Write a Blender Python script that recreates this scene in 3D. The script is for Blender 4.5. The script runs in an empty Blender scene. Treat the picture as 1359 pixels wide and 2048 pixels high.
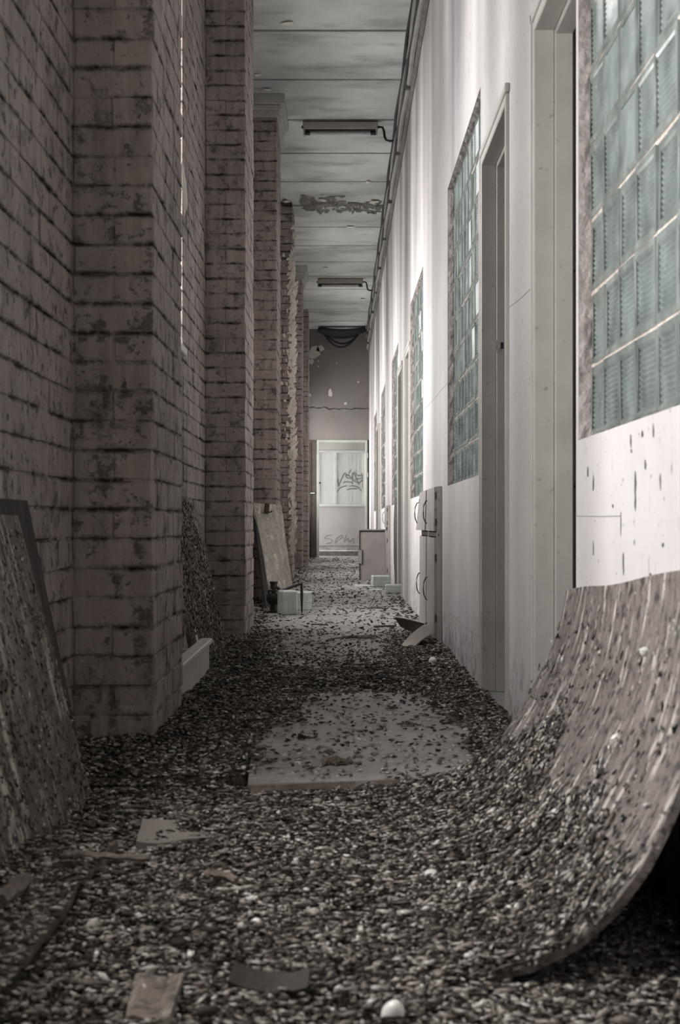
import bpy, bmesh, math, random
import numpy as np
from mathutils import Vector, Matrix, noise as mnoise

R = random.Random(7)
NR = np.random.default_rng(11)
scene = bpy.context.scene
C = scene.collection

# ------------------------------------------------------------------ camera
FPX = 2800.0          # focal length in pixels of a 1359x2048 frame
EYE = 0.70            # camera height
HZ = 1047.0           # horizon row
cam_d = bpy.data.cameras.new('camera')
cam = bpy.data.objects.new('camera', cam_d)
C.objects.link(cam)
cam.location = (0, 0, EYE)
cam.rotation_euler = (math.pi / 2, 0, 0)
cam_d.sensor_width = 36
cam_d.lens = FPX / 2048 * 36
cam_d.shift_y = (HZ - 1024) / 2048
cam_d.clip_start = 0.05
cam_d.dof.use_dof = True
cam_d.dof.focus_distance = 9.0
cam_d.dof.aperture_fstop = 8.0
scene.camera = cam

# ------------------------------------------------------------------ world / light / exposure
w = bpy.data.worlds.new('sky'); scene.world = w; w.use_nodes = True
bg = w.node_tree.nodes['Background']
bg.inputs[0].default_value = (0.95, 0.97, 1.0, 1)
bg.inputs[1].default_value = 2.0
scene.view_settings.view_transform = 'Standard'
scene.view_settings.look = 'None'
scene.view_settings.gamma = 1
scene.view_settings.exposure = 0.9
scene.view_settings.use_curve_mapping = False
cy = scene.cycles
cy.max_bounces = 8; cy.diffuse_bounces = 5; cy.glossy_bounces = 3
cy.transparent_max_bounces = 8
cy.sample_clamp_indirect = 6.0

PILLAR_Y = [0.08, 4.42, 8.76, 13.10, 17.44, 21.78, 26.12]
PL = 0.82
XL, XP, XR = -0.843, -0.59, 0.60
CEIL = 4.70
END = 28.8
BAY = [(p + 1.15, min(p + 3.125, 28.5)) for p in PILLAR_Y]       # the tall windows of the left wall, one a bay
SILL_L, HEAD_L = 1.63, 3.6
SILLS = [.85, SILL_L] + [.95] * 5                                     # the nearest window reaches lower
HEADS = [2.15, HEAD_L] + [3.0] * 5
DAY = [78, 46, 84, 84, 84, 84, 60]

def daylight(i, y0, y1, z0, z1, x, power, color=(1, 0.97, 0.93), aim=1):
    ld = bpy.data.lights.new('daylight', 'AREA')
    ld.shape = 'RECTANGLE'; ld.size = z1 - z0; ld.size_y = y1 - y0
    ld.energy = power; ld.color = color
    o = bpy.data.objects.new('daylight', ld); C.objects.link(o)
    o.location = (x, (y0 + y1) / 2, (z0 + z1) / 2)
    o.rotation_euler = (0, -math.pi / 2 * aim, 0)
    return o
for i, (a, b) in enumerate(BAY):
    daylight(i, a, b, SILLS[i], HEADS[i], XL - 0.36, DAY[i])
daylight(9, 29.1, 33.4, 0.6, 2.5, -1.9, 36)                     # unseen area lamp added left of the end door to light the lobby

# ------------------------------------------------------------------ helpers
def P(x, y, Y):
    """photo pixel + distance -> place in the corridor"""
    return Vector(((x - 679.5) * Y / FPX, Y, EYE - (y - HZ) * Y / FPX))

def G(x, y, z):
    """photo pixel + height above the floor -> place in the corridor"""
    return P(x, y, (EYE - z) * FPX / (y - HZ))

def tag(o, label=None, cat=None, group=None, kind=None):
    if label: o['label'] = label
    if cat: o['category'] = cat
    if group: o['group'] = group
    if kind: o['kind'] = kind
    return o

def link(name, me, mat=None, parent=None, loc=None, rot=None):
    o = bpy.data.objects.new(name, me); C.objects.link(o)
    if mat is not None and me is not None and not me.materials: me.materials.append(mat)
    if parent is not None: o.parent = parent
    if loc is not None: o.location = loc
    if rot is not None: o.rotation_euler = rot
    return o

def empty(name, loc, rz=0):
    o = bpy.data.objects.new(name, None); C.objects.link(o)
    o.empty_display_size = .1
    o.location = loc; o.rotation_euler = (0, 0, rz)
    return o

class MB:
    def __init__(s): s.v = []; s.f = []
    def add(s, vs, fs):
        b = len(s.v); s.v += [tuple(v) for v in vs]; s.f += [tuple(i + b for i in f) for f in fs]; return s
    def box(s, x0, x1, y0, y1, z0, z1, M=None):
        vs = [Vector((x, y, z)) for z in (z0, z1) for y in (y0, y1) for x in (x0, x1)]
        if M is not None: vs = [M @ v for v in vs]
        return s.add(vs, [(0, 2, 3, 1), (4, 5, 7, 6), (0, 1, 5, 4), (2, 6, 7, 3), (0, 4, 6, 2), (1, 3, 7, 5)])
    def cbox(s, x0, x1, y0, y1, z0, z1, b=.004, jit=0, M=None):
        """box with chamfered edges"""
        vs = []
        for sx, x in ((1, x0), (-1, x1)):
            for sy, y in ((1, y0), (-1, y1)):
                for sz, z in ((1, z0), (-1, z1)):
                    j = lambda: R.uniform(-jit, jit)
                    vs += [Vector((x + j(), y + sy * b + j(), z + sz * b + j())), Vector((x + sx * b + j(), y + j(), z + sz * b + j())), Vector((x + sx * b + j(), y + sy * b + j(), z + j()))]
        if M is not None: vs = [M @ v for v in vs]
        k = lambda i, j, l, a: ((i * 2 + j) * 2 + l) * 3 + a
        fs = []
        for i in (0, 1):
            fs.append((k(i,0,0,0), k(i,0,1,0), k(i,1,1,0), k(i,1,0,0)) if i == 0 else (k(i,0,0,0), k(i,1,0,0), k(i,1,1,0), k(i,0,1,0)))
            fs.append((k(0,i,0,1), k(1,i,0,1), k(1,i,1,1), k(0,i,1,1)) if i == 0 else (k(0,i,0,1), k(0,i,1,1), k(1,i,1,1), k(1,i,0,1)))
            fs.append((k(0,0,i,2), k(0,1,i,2), k(1,1,i,2), k(1,0,i,2)) if i == 0 else (k(0,0,i,2), k(1,0,i,2), k(1,1,i,2), k(0,1,i,2)))
        for i in (0, 1):
            for j in (0, 1):
                fs.append((k(i,j,0,0), k(i,j,1,0), k(i,j,1,1), k(i,j,0,1)))
                fs.append((k(i,0,j,0), k(i,1,j,0), k(i,1,j,2), k(i,0,j,2)))
                fs.append((k(0,i,j,1), k(1,i,j,1), k(1,i,j,2), k(0,i,j,2)))
                for l in (0, 1): fs.append((k(i,j,l,0), k(i,j,l,1), k(i,j,l,2)))
        return s.add(vs, fs)
    def tube(s, pts, r, n=8, closed=False):
        pts = [Vector(p) for p in pts]; m = len(pts)
        rr = r if isinstance(r, (list, tuple)) else [r] * m
        rings = []; up = Vector((0, 0, 1))
        for i, p in enumerate(pts):
            a = pts[max(i - 1, 0)]; b = pts[min(i + 1, m - 1)]
            t = (b - a).normalized() if (b - a).length > 1e-9 else Vector((0, 0, 1))
            u = t.cross(up)
            if u.length < .1: u = t.cross(Vector((1, 0, 0)))
            u.normalize(); v = u.cross(t).normalized()
            rings.append([p + rr[i] * (math.cos(2 * math.pi * q / n) * u + math.sin(2 * math.pi * q / n) * v) for q in range(n)])
        vs = [v for ring in rings for v in ring]; fs = []
        for i in range(m - 1):
            for q in range(n):
                fs.append((i * n + q, i * n + (q + 1) % n, (i + 1) * n + (q + 1) % n, (i + 1) * n + q))
        fs.append(tuple(range(n - 1, -1, -1))); fs.append(tuple((m - 1) * n + q for q in range(n)))
        return s.add(vs, fs)
    def lathe(s, prof, n=20, M=None):
        vs = []; fs = []
        for r, z in prof:
            for q in range(n): vs.append(Vector((r * math.cos(2 * math.pi * q / n), r * math.sin(2 * math.pi * q / n), z)))
        if M is not None: vs = [M @ v for v in vs]
        for i in range(len(prof) - 1):
            for q in range(n): fs.append((i * n + q, i * n + (q + 1) % n, (i + 1) * n + (q + 1) % n, (i + 1) * n + q))
        fs.append(tuple(range(n - 1, -1, -1))); fs.append(tuple((len(prof) - 1) * n + q for q in range(n)))
        return s.add(vs, fs)
    def slab(s, quad, th, nu=1, nv=1, warp=None):
        """a board spanned by four corners (bl, br, tr, tl), th thick behind its face"""
        bl, br, tr, tl = [Vector(q) for q in quad]
        n = (br - bl).cross(tl - bl).normalized()
        F = []; B = []
        for j in range(nv + 1):
            for i in range(nu + 1):
                u, v = i / nu, j / nv
                p = (bl * (1 - u) + br * u) * (1 - v) + (tl * (1 - u) + tr * u) * v
                if warp: p = p + n * warp(u, v)
                F.append(p); B.append(p - n * th)
        N = len(F); fs = []; W = nu + 1
        for j in range(nv):
            for i in range(nu):
                a = j * W + i
                fs += [(a, a + 1, a + W + 1, a + W), (N + a + W, N + a + W + 1, N + a + 1, N + a)]
        for i in range(nu):
            fs += [(i + 1, i, N + i, N + i + 1), (nv * W + i, nv * W + i + 1, N + nv * W + i + 1, N + nv * W + i)]
        for j in range(nv):
            fs += [(j * W, (j + 1) * W, N + (j + 1) * W, N + j * W), ((j + 1) * W + nu, j * W + nu, N + j * W + nu, N + (j + 1) * W + nu)]
        return s.add(F + B, fs)
    def prism(s, poly, d, M=None):
        """flat outline (x, z) pushed d along +y"""
        n = len(poly)
        vs = [Vector((x, 0, z)) for x, z in poly] + [Vector((x, d, z)) for x, z in poly]
        if M is not None: vs = [M @ v for v in vs]
        fs = [tuple(range(n)), tuple(range(2 * n - 1, n - 1, -1))] + [(i, i + n, (i + 1) % n + n, (i + 1) % n) for i in range(n)]
        return s.add(vs, fs)
    def mesh(s, name, smooth=False):
        me = bpy.data.meshes.new(name); me.from_pydata(s.v, [], s.f); me.update()
        if smooth:
            me.polygons.foreach_set('use_smooth', [True] * len(me.polygons))
            try: me.set_sharp_from_angle(angle=math.radians(40))
            except Exception: pass
        bm = bmesh.new(); bm.from_mesh(me); bmesh.ops.recalc_face_normals(bm, faces=bm.faces); bm.to_mesh(me); bm.free()
        return me
    def build(s, name, mat, parent=None, loc=None, rot=None, smooth=False):
        return link(name, s.mesh(name, smooth), mat, parent, loc, rot)

# ------------------------------------------------------------------ materials
class NM:
    def __init__(s, name):
        s.m = bpy.data.materials.new(name); s.m.use_nodes = True
        s.t = s.m.node_tree; s.n = s.t.nodes; s.b = s.n['Principled BSDF']
        s.pos = s.n.new('ShaderNodeNewGeometry').outputs['Position']
    def put(s, sock, v):
        if isinstance(v, bpy.types.NodeSocket): s.t.links.new(v, sock)
        elif isinstance(v, (tuple, list)) and len(v) == 3 and sock.type == 'RGBA': sock.default_value = (*v, 1)
        else: sock.default_value = v
    def obj(s): return s.n.new('ShaderNodeTexCoord').outputs['Object']
    def scaled(s, vec, sc, loc=(0, 0, 0)):
        m = s.n.new('ShaderNodeMapping'); s.put(m.inputs['Vector'], vec)
        m.inputs['Scale'].default_value = sc; m.inputs['Location'].default_value = loc
        return m.outputs[0]
    def noise(s, scale, detail=4, rough=.55, vec=None, dist=0):
        n = s.n.new('ShaderNodeTexNoise'); s.put(n.inputs['Vector'], s.pos if vec is None else vec)
        n.inputs['Scale'].default_value = scale; n.inputs['Detail'].default_value = detail
        n.inputs['Roughness'].default_value = rough; n.inputs['Distortion'].default_value = dist
        return n.outputs[0]
    def vor(s, scale, vec=None, out='Distance'):
        n = s.n.new('ShaderNodeTexVoronoi'); s.put(n.inputs['Vector'], s.pos if vec is None else vec)
        n.inputs['Scale'].default_value = scale
        return n.outputs[out]
    def ramp(s, fac, stops):
        r = s.n.new('ShaderNodeValToRGB'); s.put(r.inputs[0], fac); e = r.color_ramp.elements
        while len(e) < len(stops): e.new(.5)
        for q, (p, c) in zip(e, stops):
            q.position = p; q.color = (*c, 1) if isinstance(c, (tuple, list)) else (c, c, c, 1)
        return r.outputs[0]
    def math(s, op, a, b=0.0, clamp=False):
        m = s.n.new('ShaderNodeMath'); m.operation = op; m.use_clamp = clamp; s.put(m.inputs[0], a); s.put(m.inputs[1], b); return m.outputs[0]
    def mix(s, fac, a, b, mode='MIX'):
        m = s.n.new('ShaderNodeMix'); m.data_type = 'RGBA'; m.blend_type = mode
        s.put(m.inputs['Factor'], fac); s.put(m.inputs['A'], a); s.put(m.inputs['B'], b); return m.outputs['Result']
    def xyz(s, vec=None):
        q = s.n.new('ShaderNodeSeparateXYZ'); s.put(q.inputs[0], s.pos if vec is None else vec); return q.outputs
    def bump(s, h, strength=.4, dist=.005):
        b = s.n.new('ShaderNodeBump'); s.put(b.inputs['Height'], h); b.inputs['Strength'].default_value = strength; b.inputs['Distance'].default_value = dist
        s.t.links.new(b.outputs[0], s.b.inputs['Normal'])
    def done(s, color=None, rough=.8, metal=0, spec=None):
        if color is not None: s.put(s.b.inputs['Base Color'], color)
        s.put(s.b.inputs['Roughness'], rough); s.put(s.b.inputs['Metallic'], metal)
        if spec is not None: s.b.inputs['Specular IOR Level'].default_value = spec
        return s.m

COURSE = 0.093
def brick_mat(name, lo, hi, dark, peel=0.0):
    q = NM(name)
    base = q.ramp(q.noise(2.3, 5), [(.3, lo), (.7, hi)])
    streak = q.noise(1, 4, vec=q.scaled(q.pos, (22, 22, 1.1)))
    base = q.mix(q.ramp(streak, [(.42, 0), (.7, .35)]), base, tuple(min(1, c * 1.5) for c in hi))
    z = q.xyz()[2]
    wob = q.math('MULTIPLY', q.math('SUBTRACT', q.noise(14, 3), .5), .022)
    ph = q.math('FRACT', q.math('DIVIDE', q.math('ADD', z, wob), COURSE))
    dist = q.math('ABSOLUTE', q.math('SUBTRACT', ph, .5))                 # 0.5 on a joint
    near = q.ramp(dist, [(.34, 0), (.48, 1)])
    patch = q.ramp(q.noise(6.5, 7, .74), [(.45, .04), (.58, 1)])
    joint = q.math('MULTIPLY', near, patch)
    spots = q.ramp(q.noise(13, 8, .8), [(.55, 0), (.62, 1)])
    blot = q.ramp(q.noise(4.2, 8, .78), [(.56, 0), (.68, 1)])
    d = q.math('MAXIMUM', q.math('MULTIPLY', joint, .95), q.math('MAXIMUM', q.math('MULTIPLY', spots, .55), q.math('MULTIPLY', blot, .8)))
    col = q.mix(d, base, dark)
    if peel:
        pz = q.ramp(q.noise(9, 6, .6, dist=.6), [(.40, 0), (.43, 1)])
        col = q.mix(q.math('MULTIPLY', pz, peel), col, q.ramp(q.noise(40, 3), [(.3, (.035, .027, .022)), (.7, (.13, .09, .065))]))
    h = q.math('SUBTRACT', q.noise(30, 6, .6), q.math('MULTIPLY', d, .8))
    q.bump(q.math('ADD', h, q.math('MULTIPLY', q.noise(7, 3), 1.6)), .8, .009)
    return q.done(col, .75, spec=.3)
M_BRICK = brick_mat('painted_brick', (.25, .21, .192), (.405, .347, .322), (.016, .014, .013))
M_PEELBRICK = brick_mat('peeling_brick', (.22, .19, .155), (.34, .30, .245), (.015, .012, .010), peel=1.0)
q = NM('brick_mortar'); M_MORTAR = q.done(q.ramp(q.noise(7, 6), [(.35, (.03, .026, .024)), (.65, (.15, .125, .113))]), .95)

def plaster(name, lo, hi, stain_shade=.5, drip=True):
    q = NM(name)
    base = q.ramp(q.noise(1.1, 5), [(.3, lo), (.7, hi)])
    streak = q.noise(1, 3, .45, vec=q.scaled(q.pos, (1.6, 1.3, .2)))
    base = q.mix(q.ramp(streak, [(.45, 0), (.75, stain_shade)]), base, (.22, .205, .2))
    shade_band = q.noise(1, 1.5, .4, vec=q.scaled(q.pos, (2.2, 1.5, .16)))
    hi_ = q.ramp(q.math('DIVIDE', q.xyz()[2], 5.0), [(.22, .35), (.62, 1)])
    base = q.mix(q.math('MULTIPLY', q.ramp(shade_band, [(.36, 0), (.66, min(1, stain_shade * 1.7))]), hi_), base, (.15, .148, .15))  # soft bands, darker with height: upper-wall shade painted into the colour
    if drip:
        dr = q.noise(1, 3, .7, vec=q.scaled(q.pos, (55, 55, 9)))
        dm = q.math('MULTIPLY', q.ramp(dr, [(.63, 0), (.67, 1)]), q.ramp(q.noise(2.7, 3), [(.45, 0), (.56, 1)]))
        sp = q.ramp(q.noise(45, 3, .6), [(.66, 0), (.70, 1)])
        low = q.ramp(q.xyz()[2], [(0, .75), (.35, 0)])
        lowm = q.math('MULTIPLY', low, q.ramp(q.noise(12, 6, .7), [(.46, 0), (.6, 1)]))
        base = q.mix(q.math('MAXIMUM', q.math('MULTIPLY', q.math('MAXIMUM', dm, sp), .8), lowm), base, (.05, .043, .042))
    q.bump(q.noise(35, 6), .2, .004)
    return q.done(base, .62, spec=.35)
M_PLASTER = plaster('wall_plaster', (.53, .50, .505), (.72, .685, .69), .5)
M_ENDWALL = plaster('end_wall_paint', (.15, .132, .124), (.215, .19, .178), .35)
M_PALEPAINT = plaster('pale_panel_paint', (.44, .4, .4), (.56, .52, .515), .4)
M_BARE = plaster('bare_plaster', (.5, .48, .44), (.66, .63, .58), .2, False)

q = NM('reveal_render')
M_REVEAL = q.done(q.ramp(q.noise(24, 7, .65), [(.30, (.20, .17, .16)), (.6, (.38, .335, .325))]), .9); q.bump(q.noise(45, 6), .9, .012)

q = NM('ceiling_board')
cb = q.ramp(q.noise(.9, 5), [(.28, (.36, .38, .37)), (.7, (.70, .725, .71))])
cb = q.mix(q.ramp(q.noise(1, 6, .6, vec=q.scaled(q.pos, (1.3, 3.2, 1))), [(.5, 0), (.74, .7)]), cb, (.14, .145, .14))
cb = q.mix(q.ramp(q.noise(26, 5, .7), [(.69, 0), (.73, .8)]), cb, (.05, .05, .05))
q.bump(q.noise(9, 4), .15, .01)
M_CEIL = q.done(cb, .7)
q = NM('ceiling_void'); M_VOID = q.done((.02, .021, .021), .95)

q = NM('floor_vinyl')
fb = q.ramp(q.noise(2.2, 6), [(.3, (.20, .195, .193)), (.7, (.36, .35, .345))])
fb = q.mix(q.ramp(q.noise(48, 3, .5), [(.64, 0), (.68, .85)]), fb, (.55, .53, .51))
fb = q.mix(q.ramp(q.noise(30, 5, .6, vec=q.scaled(q.pos, (1, 1, 1), (3, 7, 0))), [(.6, 0), (.68, .85)]), fb, (.035, .03, .028))
q.bump(q.noise(60, 4), .3, .003)
M_FLOOR = q.done(fb, q.ramp(q.noise(4, 4), [(.3, .4), (.7, .75)]), spec=.4)

def stripes(name, lo, hi, dark, pale, axis_scale, speck=1.0, rough=.7):
    q = NM(name)
    v = q.scaled(q.pos, axis_scale)
    base = q.ramp(q.noise(1, 6, .62, vec=v), [(.28, lo), (.68, hi)])
    base = q.mix(q.ramp(q.noise(1, 5, .6, vec=q.scaled(v, (1, 1, 1), (5, 3, 9))), [(.54, 0), (.66, .95)]), base, pale)
    base = q.mix(q.math('MULTIPLY', q.ramp(q.noise(38, 6, .7), [(.5, 0), (.62, 1)]), .85 * speck), base, dark)
    base = q.mix(q.ramp(q.noise(52, 4, .6), [(.66, 0), (.70, .8 * speck)]), base, pale)
    q.bump(q.noise(55, 5, .7), .8 * speck, .008)
    return q.done(base, rough)
M_CURL = stripes('streaked_board', (.085, .068, .062), (.21, .18, .168), (.02, .017, .016), (.56, .52, .49), (7, 30, 6), 1.15)
M_DROP = stripes('spattered_board', (.07, .057, .047), (.24, .205, .17), (.012, .010, .009), (.60, .56, .49), (5, 20, 2.6), 1.25)
M_PLY = stripes('pale_plywood', (.36, .33, .285), (.56, .525, .47), (.12, .095, .075), (.78, .75, .69), (26, 9, 2.0), .55)
M_WOOD = stripes('weathered_wood', (.10, .08, .068), (.21, .175, .15), (.02, .017, .015), (.36, .32, .28), (30, 3, 30), .8)
M_STICK = stripes('grey_stick', (.13, .10, .085), (.27, .215, .18), (.03, .025, .02), (.40, .36, .31), (3, 30, 30), .5)
M_DARKWOOD = stripes('dark_board', (.010, .008, .007), (.028, .022, .019), (.005, .004, .004), (.05, .04, .032), (9, 20, 3), .4)
M_SHEET = M_FLOOR

def paint(name, c, c2=None, rough=.5, metal=0, rust=.3, rustc=(.06, .04, .03), spec=None):
    q = NM(name)
    b = q.ramp(q.noise(6, 5), [(.3, c), (.7, c2 or tuple(min(1, x * 1.25) for x in c))])
    b = q.mix(q.ramp(q.noise(34, 6, .68), [(.62, 0), (.68, rust)]), b, rustc)
    q.bump(q.noise(60, 4), .2, .002)
    return q.done(b, rough, metal, spec)
M_FRAME = paint('door_frame_paint', (.42, .41, .385), (.50, .485, .455), .45, rust=.4)
M_FRAMEDK = paint('lobby_frame_paint', (.30, .32, .29), (.38, .40, .36), .5)
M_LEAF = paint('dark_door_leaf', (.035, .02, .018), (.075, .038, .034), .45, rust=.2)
M_BROWNLEAF = paint('brown_door_leaf', (.05, .042, .036), (.085, .07, .06), .5)
M_STEEL = paint('grey_cabinet_steel', (.29, .262, .252), (.37, .338, .325), .5, rust=.7)
M_MAUVE = paint('mauve_steel_door', (.31, .275, .265), (.40, .355, .345), .5, rust=.5)
M_METAL = paint('bare_metal', (.4, .41, .42), None, .35, .8, rust=.4)
M_BENT = paint('bent_sheet_steel', (.22, .19, .165), (.33, .29, .26), .45, .25, rust=.6)
M_RUST = paint('rusty_iron', (.05, .035, .028), (.12, .08, .06), .8, .2)
M_BLACK = paint('black_iron', (.010, .010, .010), (.022, .021, .02), .45, .1, rust=0)
M_CABLE = paint('black_cable', (.008, .008, .008), (.014, .014, .014), .55, rust=0)
M_WIRE = paint('dark_wire', (.05, .045, .04), None, .6)
M_CONDUIT = paint('grey_conduit', (.17, .165, .16), (.24, .235, .225), .6, rust=.8)
M_TRUNK = paint('dirty_trunking', (.075, .072, .07), (.15, .145, .14), .7, rust=.8, rustc=(.015, .014, .013))
M_FIXT = paint('yellowed_enamel', (.34, .31, .26), (.42, .385, .33), .5, rust=.5)
M_TUBE = paint('unlit_tube', (.55, .56, .55), None, .25, rust=.15)
M_WHITE = paint('chipped_white_paint', (.55, .54, .52), (.68, .665, .64), .5, rust=.9)
M_CAP = paint('capital_paint', (.34, .34, .33), (.46, .46, .45), .7, rust=.5)
M_FLAKE = paint('paint_flake', (.62, .58, .51), (.80, .76, .69), .7, rust=.25)
M_EGG = paint('eggshell', (.78, .76, .73), (.85, .83, .80), .35, rust=.05)
M_MUD = paint('dried_droppings', (.07, .055, .042), (.15, .12, .095), .9, rust=.6, rustc=(.015, .012, .01))
M_SPRAY = paint('grey_spray_paint', (.13, .13, .13), None, .6, rust=0)
M_SPRAYFAINT = paint('faint_spray_paint', (.27, .24, .24), None, .7, rust=0)
M_PATCH = paint('tar_patch', (.008, .008, .008), (.02, .02, .019), .6, rust=.95, rustc=(.55, .53, .51))
q = NM('window_mortar'); M_GROUT = q.done(q.ramp(q.noise(28, 5), [(.3, (.30, .26, .235)), (.7, (.60, .54, .50))]), .9)

def glass_block(name):
    q = NM(name)
    col = q.ramp(q.noise(11, 4), [(.3, (.13, .152, .145)), (.72, (.30, .335, .322))])
    dirt = q.ramp(q.noise(60, 4, .7), [(.66, 0), (.72, .85)])
    col = q.mix(dirt, col, (.8, .82, .8))
    q.bump(q.noise(70, 2), .12, .002)
    q.done(col, q.ramp(q.noise(14, 3), [(.3, .08), (.7, .3)]), spec=.9)
    q.b.inputs['Coat Weight'].default_value = .5; q.b.inputs['Coat Roughness'].default_value = .08
    tr = q.n.new('ShaderNodeBsdfTranslucent')
    q.put(tr.inputs[0], q.ramp(q.noise(8, 4), [(.34, (.32, .365, .35)), (.66, (.80, .86, .84))]))
    mx = q.n.new('ShaderNodeMixShader'); mx.inputs[0].default_value = .38
    q.t.links.new(q.b.outputs[0], mx.inputs[1]); q.t.links.new(tr.outputs[0], mx.inputs[2])
    q.t.links.new(mx.outputs[0], q.n['Material Output'].inputs[0])
    return q.m
M_GBLOCK = glass_block('green_glass_block')
M_GLOOSE = paint('chalky_glass', (.40, .46, .43), (.58, .64, .60), .25, rust=.3, rustc=(.8, .8, .77), spec=.8)
def pane_mat(name, clear, tint):
    q = NM(name)
    q.done(tint, .12, spec=.6)
    tr = q.n.new('ShaderNodeBsdfTransparent'); mx = q.n.new('ShaderNodeMixShader')
    q.put(mx.inputs[0], q.ramp(q.noise(3, 5), [(.3, clear), (.7, clear - .12)]))
    q.t.links.new(q.b.outputs[0], mx.inputs[1]); q.t.links.new(tr.outputs[0], mx.inputs[2])
    q.t.links.new(mx.outputs[0], q.n['Material Output'].inputs[0])
    return q.m
M_PANE = pane_mat('dusty_pane', .9, (.6, .62, .6))
M_LOBBYPANE = pane_mat('grimy_pane', .55, (.5, .53, .52))

def chip_mat(name, rough=.85):
    q = NM(name)
    a = q.n.new('ShaderNodeAttribute'); a.attribute_name = 'Col'
    c = q.mix(q.ramp(q.noise(160, 3), [(.35, .55), (.65, 0)]), a.outputs['Color'], (.04, .033, .028))
    q.bump(q.noise(220, 3), .5, .002)
    return q.done(c, rough, spec=.3)
M_CHIP = chip_mat('debris_chips')
q = NM('debris_bed'); q.bump(q.noise(90, 6, .7), 1, .012)
M_BED = q.done(q.ramp(q.noise(75, 6, .7), [(.35, (.012, .010, .009)), (.62, (.12, .1, .085))]), .95)

# ------------------------------------------------------------------ structure: floor, ceiling, end
tag(MB().box(-1.4, 3.0, -2.0, 34.5, -.12, 0).build('floor', M_FLOOR), kind='structure')

ceil = tag(MB().box(-1.4, 1.2, -2.0, END + .3, CEIL + .028, CEIL + .3).build('ceiling', M_VOID), kind='structure')
JP = 1.255; j0 = 11.37 - JP * 10
pm = MB().cbox(XL - .02, XR + .02, .026, JP - .026, 0, .03, .004).mesh('ceiling_panel')
k = 0
y = j0 - JP
while y < END:
    y1 = min(y + JP, END)
    if y1 - y > .3:
        if y1 - y < JP - .01: o = MB().cbox(XL - .02, XR + .02, .026, y1 - y - .026, 0, .03, .004).build('panel', M_CEIL, ceil, (0, y, CEIL))
        else: o = link('panel', pm, M_CEIL, ceil, (0, y, CEIL))
        if 16.3 < y < 17.4: o.rotation_euler = (math.radians(.5), 0, 0)
    y += JP

def blob(n, rx, rz, rough=.35):
    ph = [R.uniform(0, 6.28) for _ in range(4)]
    out = []
    for i in range(n):
        a = 2 * math.pi * i / n
        r = 1 + rough * (.5 * math.sin(2 * a + ph[0]) + .35 * math.sin(3 * a + ph[1]) + .3 * math.sin(5 * a + ph[2]) + .2 * math.sin(8 * a + ph[3]))
        out.append((rx * r * math.cos(a), rz * r * math.sin(a)))
    return out
# loose paint flakes on the ceiling
for px, py, rx, ry in ((575, 43, .05, .03), (515, 147, .03, .02), (535, 176, .03, .025), (645, 398, .045, .05), (748, 402, .07, .06), (572, 401, .04, .05), (735, 362, .03, .04), (725, 597, .05, .07), (650, 535, .04, .06), (700, 452, .05, .05)):
    Y = (CEIL - EYE) * FPX / (HZ - py); c = P(px, py, Y)
    M = Matrix.Translation((c.x, Y, CEIL - .014)) @ Matrix.Rotation(math.radians(R.uniform(-8, 8)), 4, 'Y') @ Matrix.Rotation(-math.pi / 2, 4, 'X')
    MB().prism(blob(14, rx, ry), .003, M).build('paint_flake', M_FLAKE, ceil)
# ragged strips hanging from the broken board over the fourth pillar
fl = MB()
for i in range(150):
    x = -.45 + .95 * R.random() ** 1.7; yy = 17.45 + R.gauss(0, .2) + .45 * (x + .2)
    L = R.uniform(.002, .03) * (1.6 if x < -.25 else 1); wd = R.uniform(.015, .07); a = R.gauss(.1, .3)
    d = Vector((math.cos(a), math.sin(a), 0)) * wd; b = Vector((x, yy, CEIL - .001)); t = Vector((R.uniform(-.02, .02), R.uniform(.02, .08), -L))
    fl.add([b - d, b + d, b + d * .5 + t, b + t * 1.3, b - d * .6 + t * .7], [(0, 1, 2, 3, 4)])
tag(fl.build('hanging_paint', paint('sooty_flake', (.07, .065, .06), (.33, .32, .30), .9, rust=.8), ceil), kind='stuff')

tag(MB().box(-1.2, .76, -2.2, -2.0, 0, CEIL + .01).build('wall_front', M_PLASTER), kind='structure')  # unseen wall, added to shut out light from behind the camera
# end wall with its doorway
DZ = 2.42
e = MB(); e.box(-1.2, -.64, END, END + .2, 0, CEIL); e.box(-.64, .62, END, END + .2, DZ, CEIL); e.box(.60, 1.2, END, END + .2, 0, CEIL)
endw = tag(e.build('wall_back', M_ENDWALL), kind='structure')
for px, py, rx, rz in ((628, 705, .12, .13), (640, 697, .07, .07), (622, 723, .05, .06), (660, 786, .045, .07), (690.5, 807, .028, .03), (636, 733, .025, .012), (636, 722, .015, .02), (673, 726, .014, .014), (716, 764, .02, .02), (619, 790, .03, .03)):
    c = P(px, py, END)
    MB().prism(blob(18, rx, rz, .3), .006, Matrix.Translation((c.x, END - .005, c.z))).build('bare_patch', M_BARE, endw)
# crack across the end wall
pts = [P(617 + 121 * i / 24, 818 + R.uniform(-1.6, 1.6) - (2.5 if i < 8 else 0), END) for i in range(25)]
MB().tube([(p.x, END - .001, p.z) for p in pts], [R.uniform(.004, .012) for _ in pts], 5).build('crack', M_VOID, endw)

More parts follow.
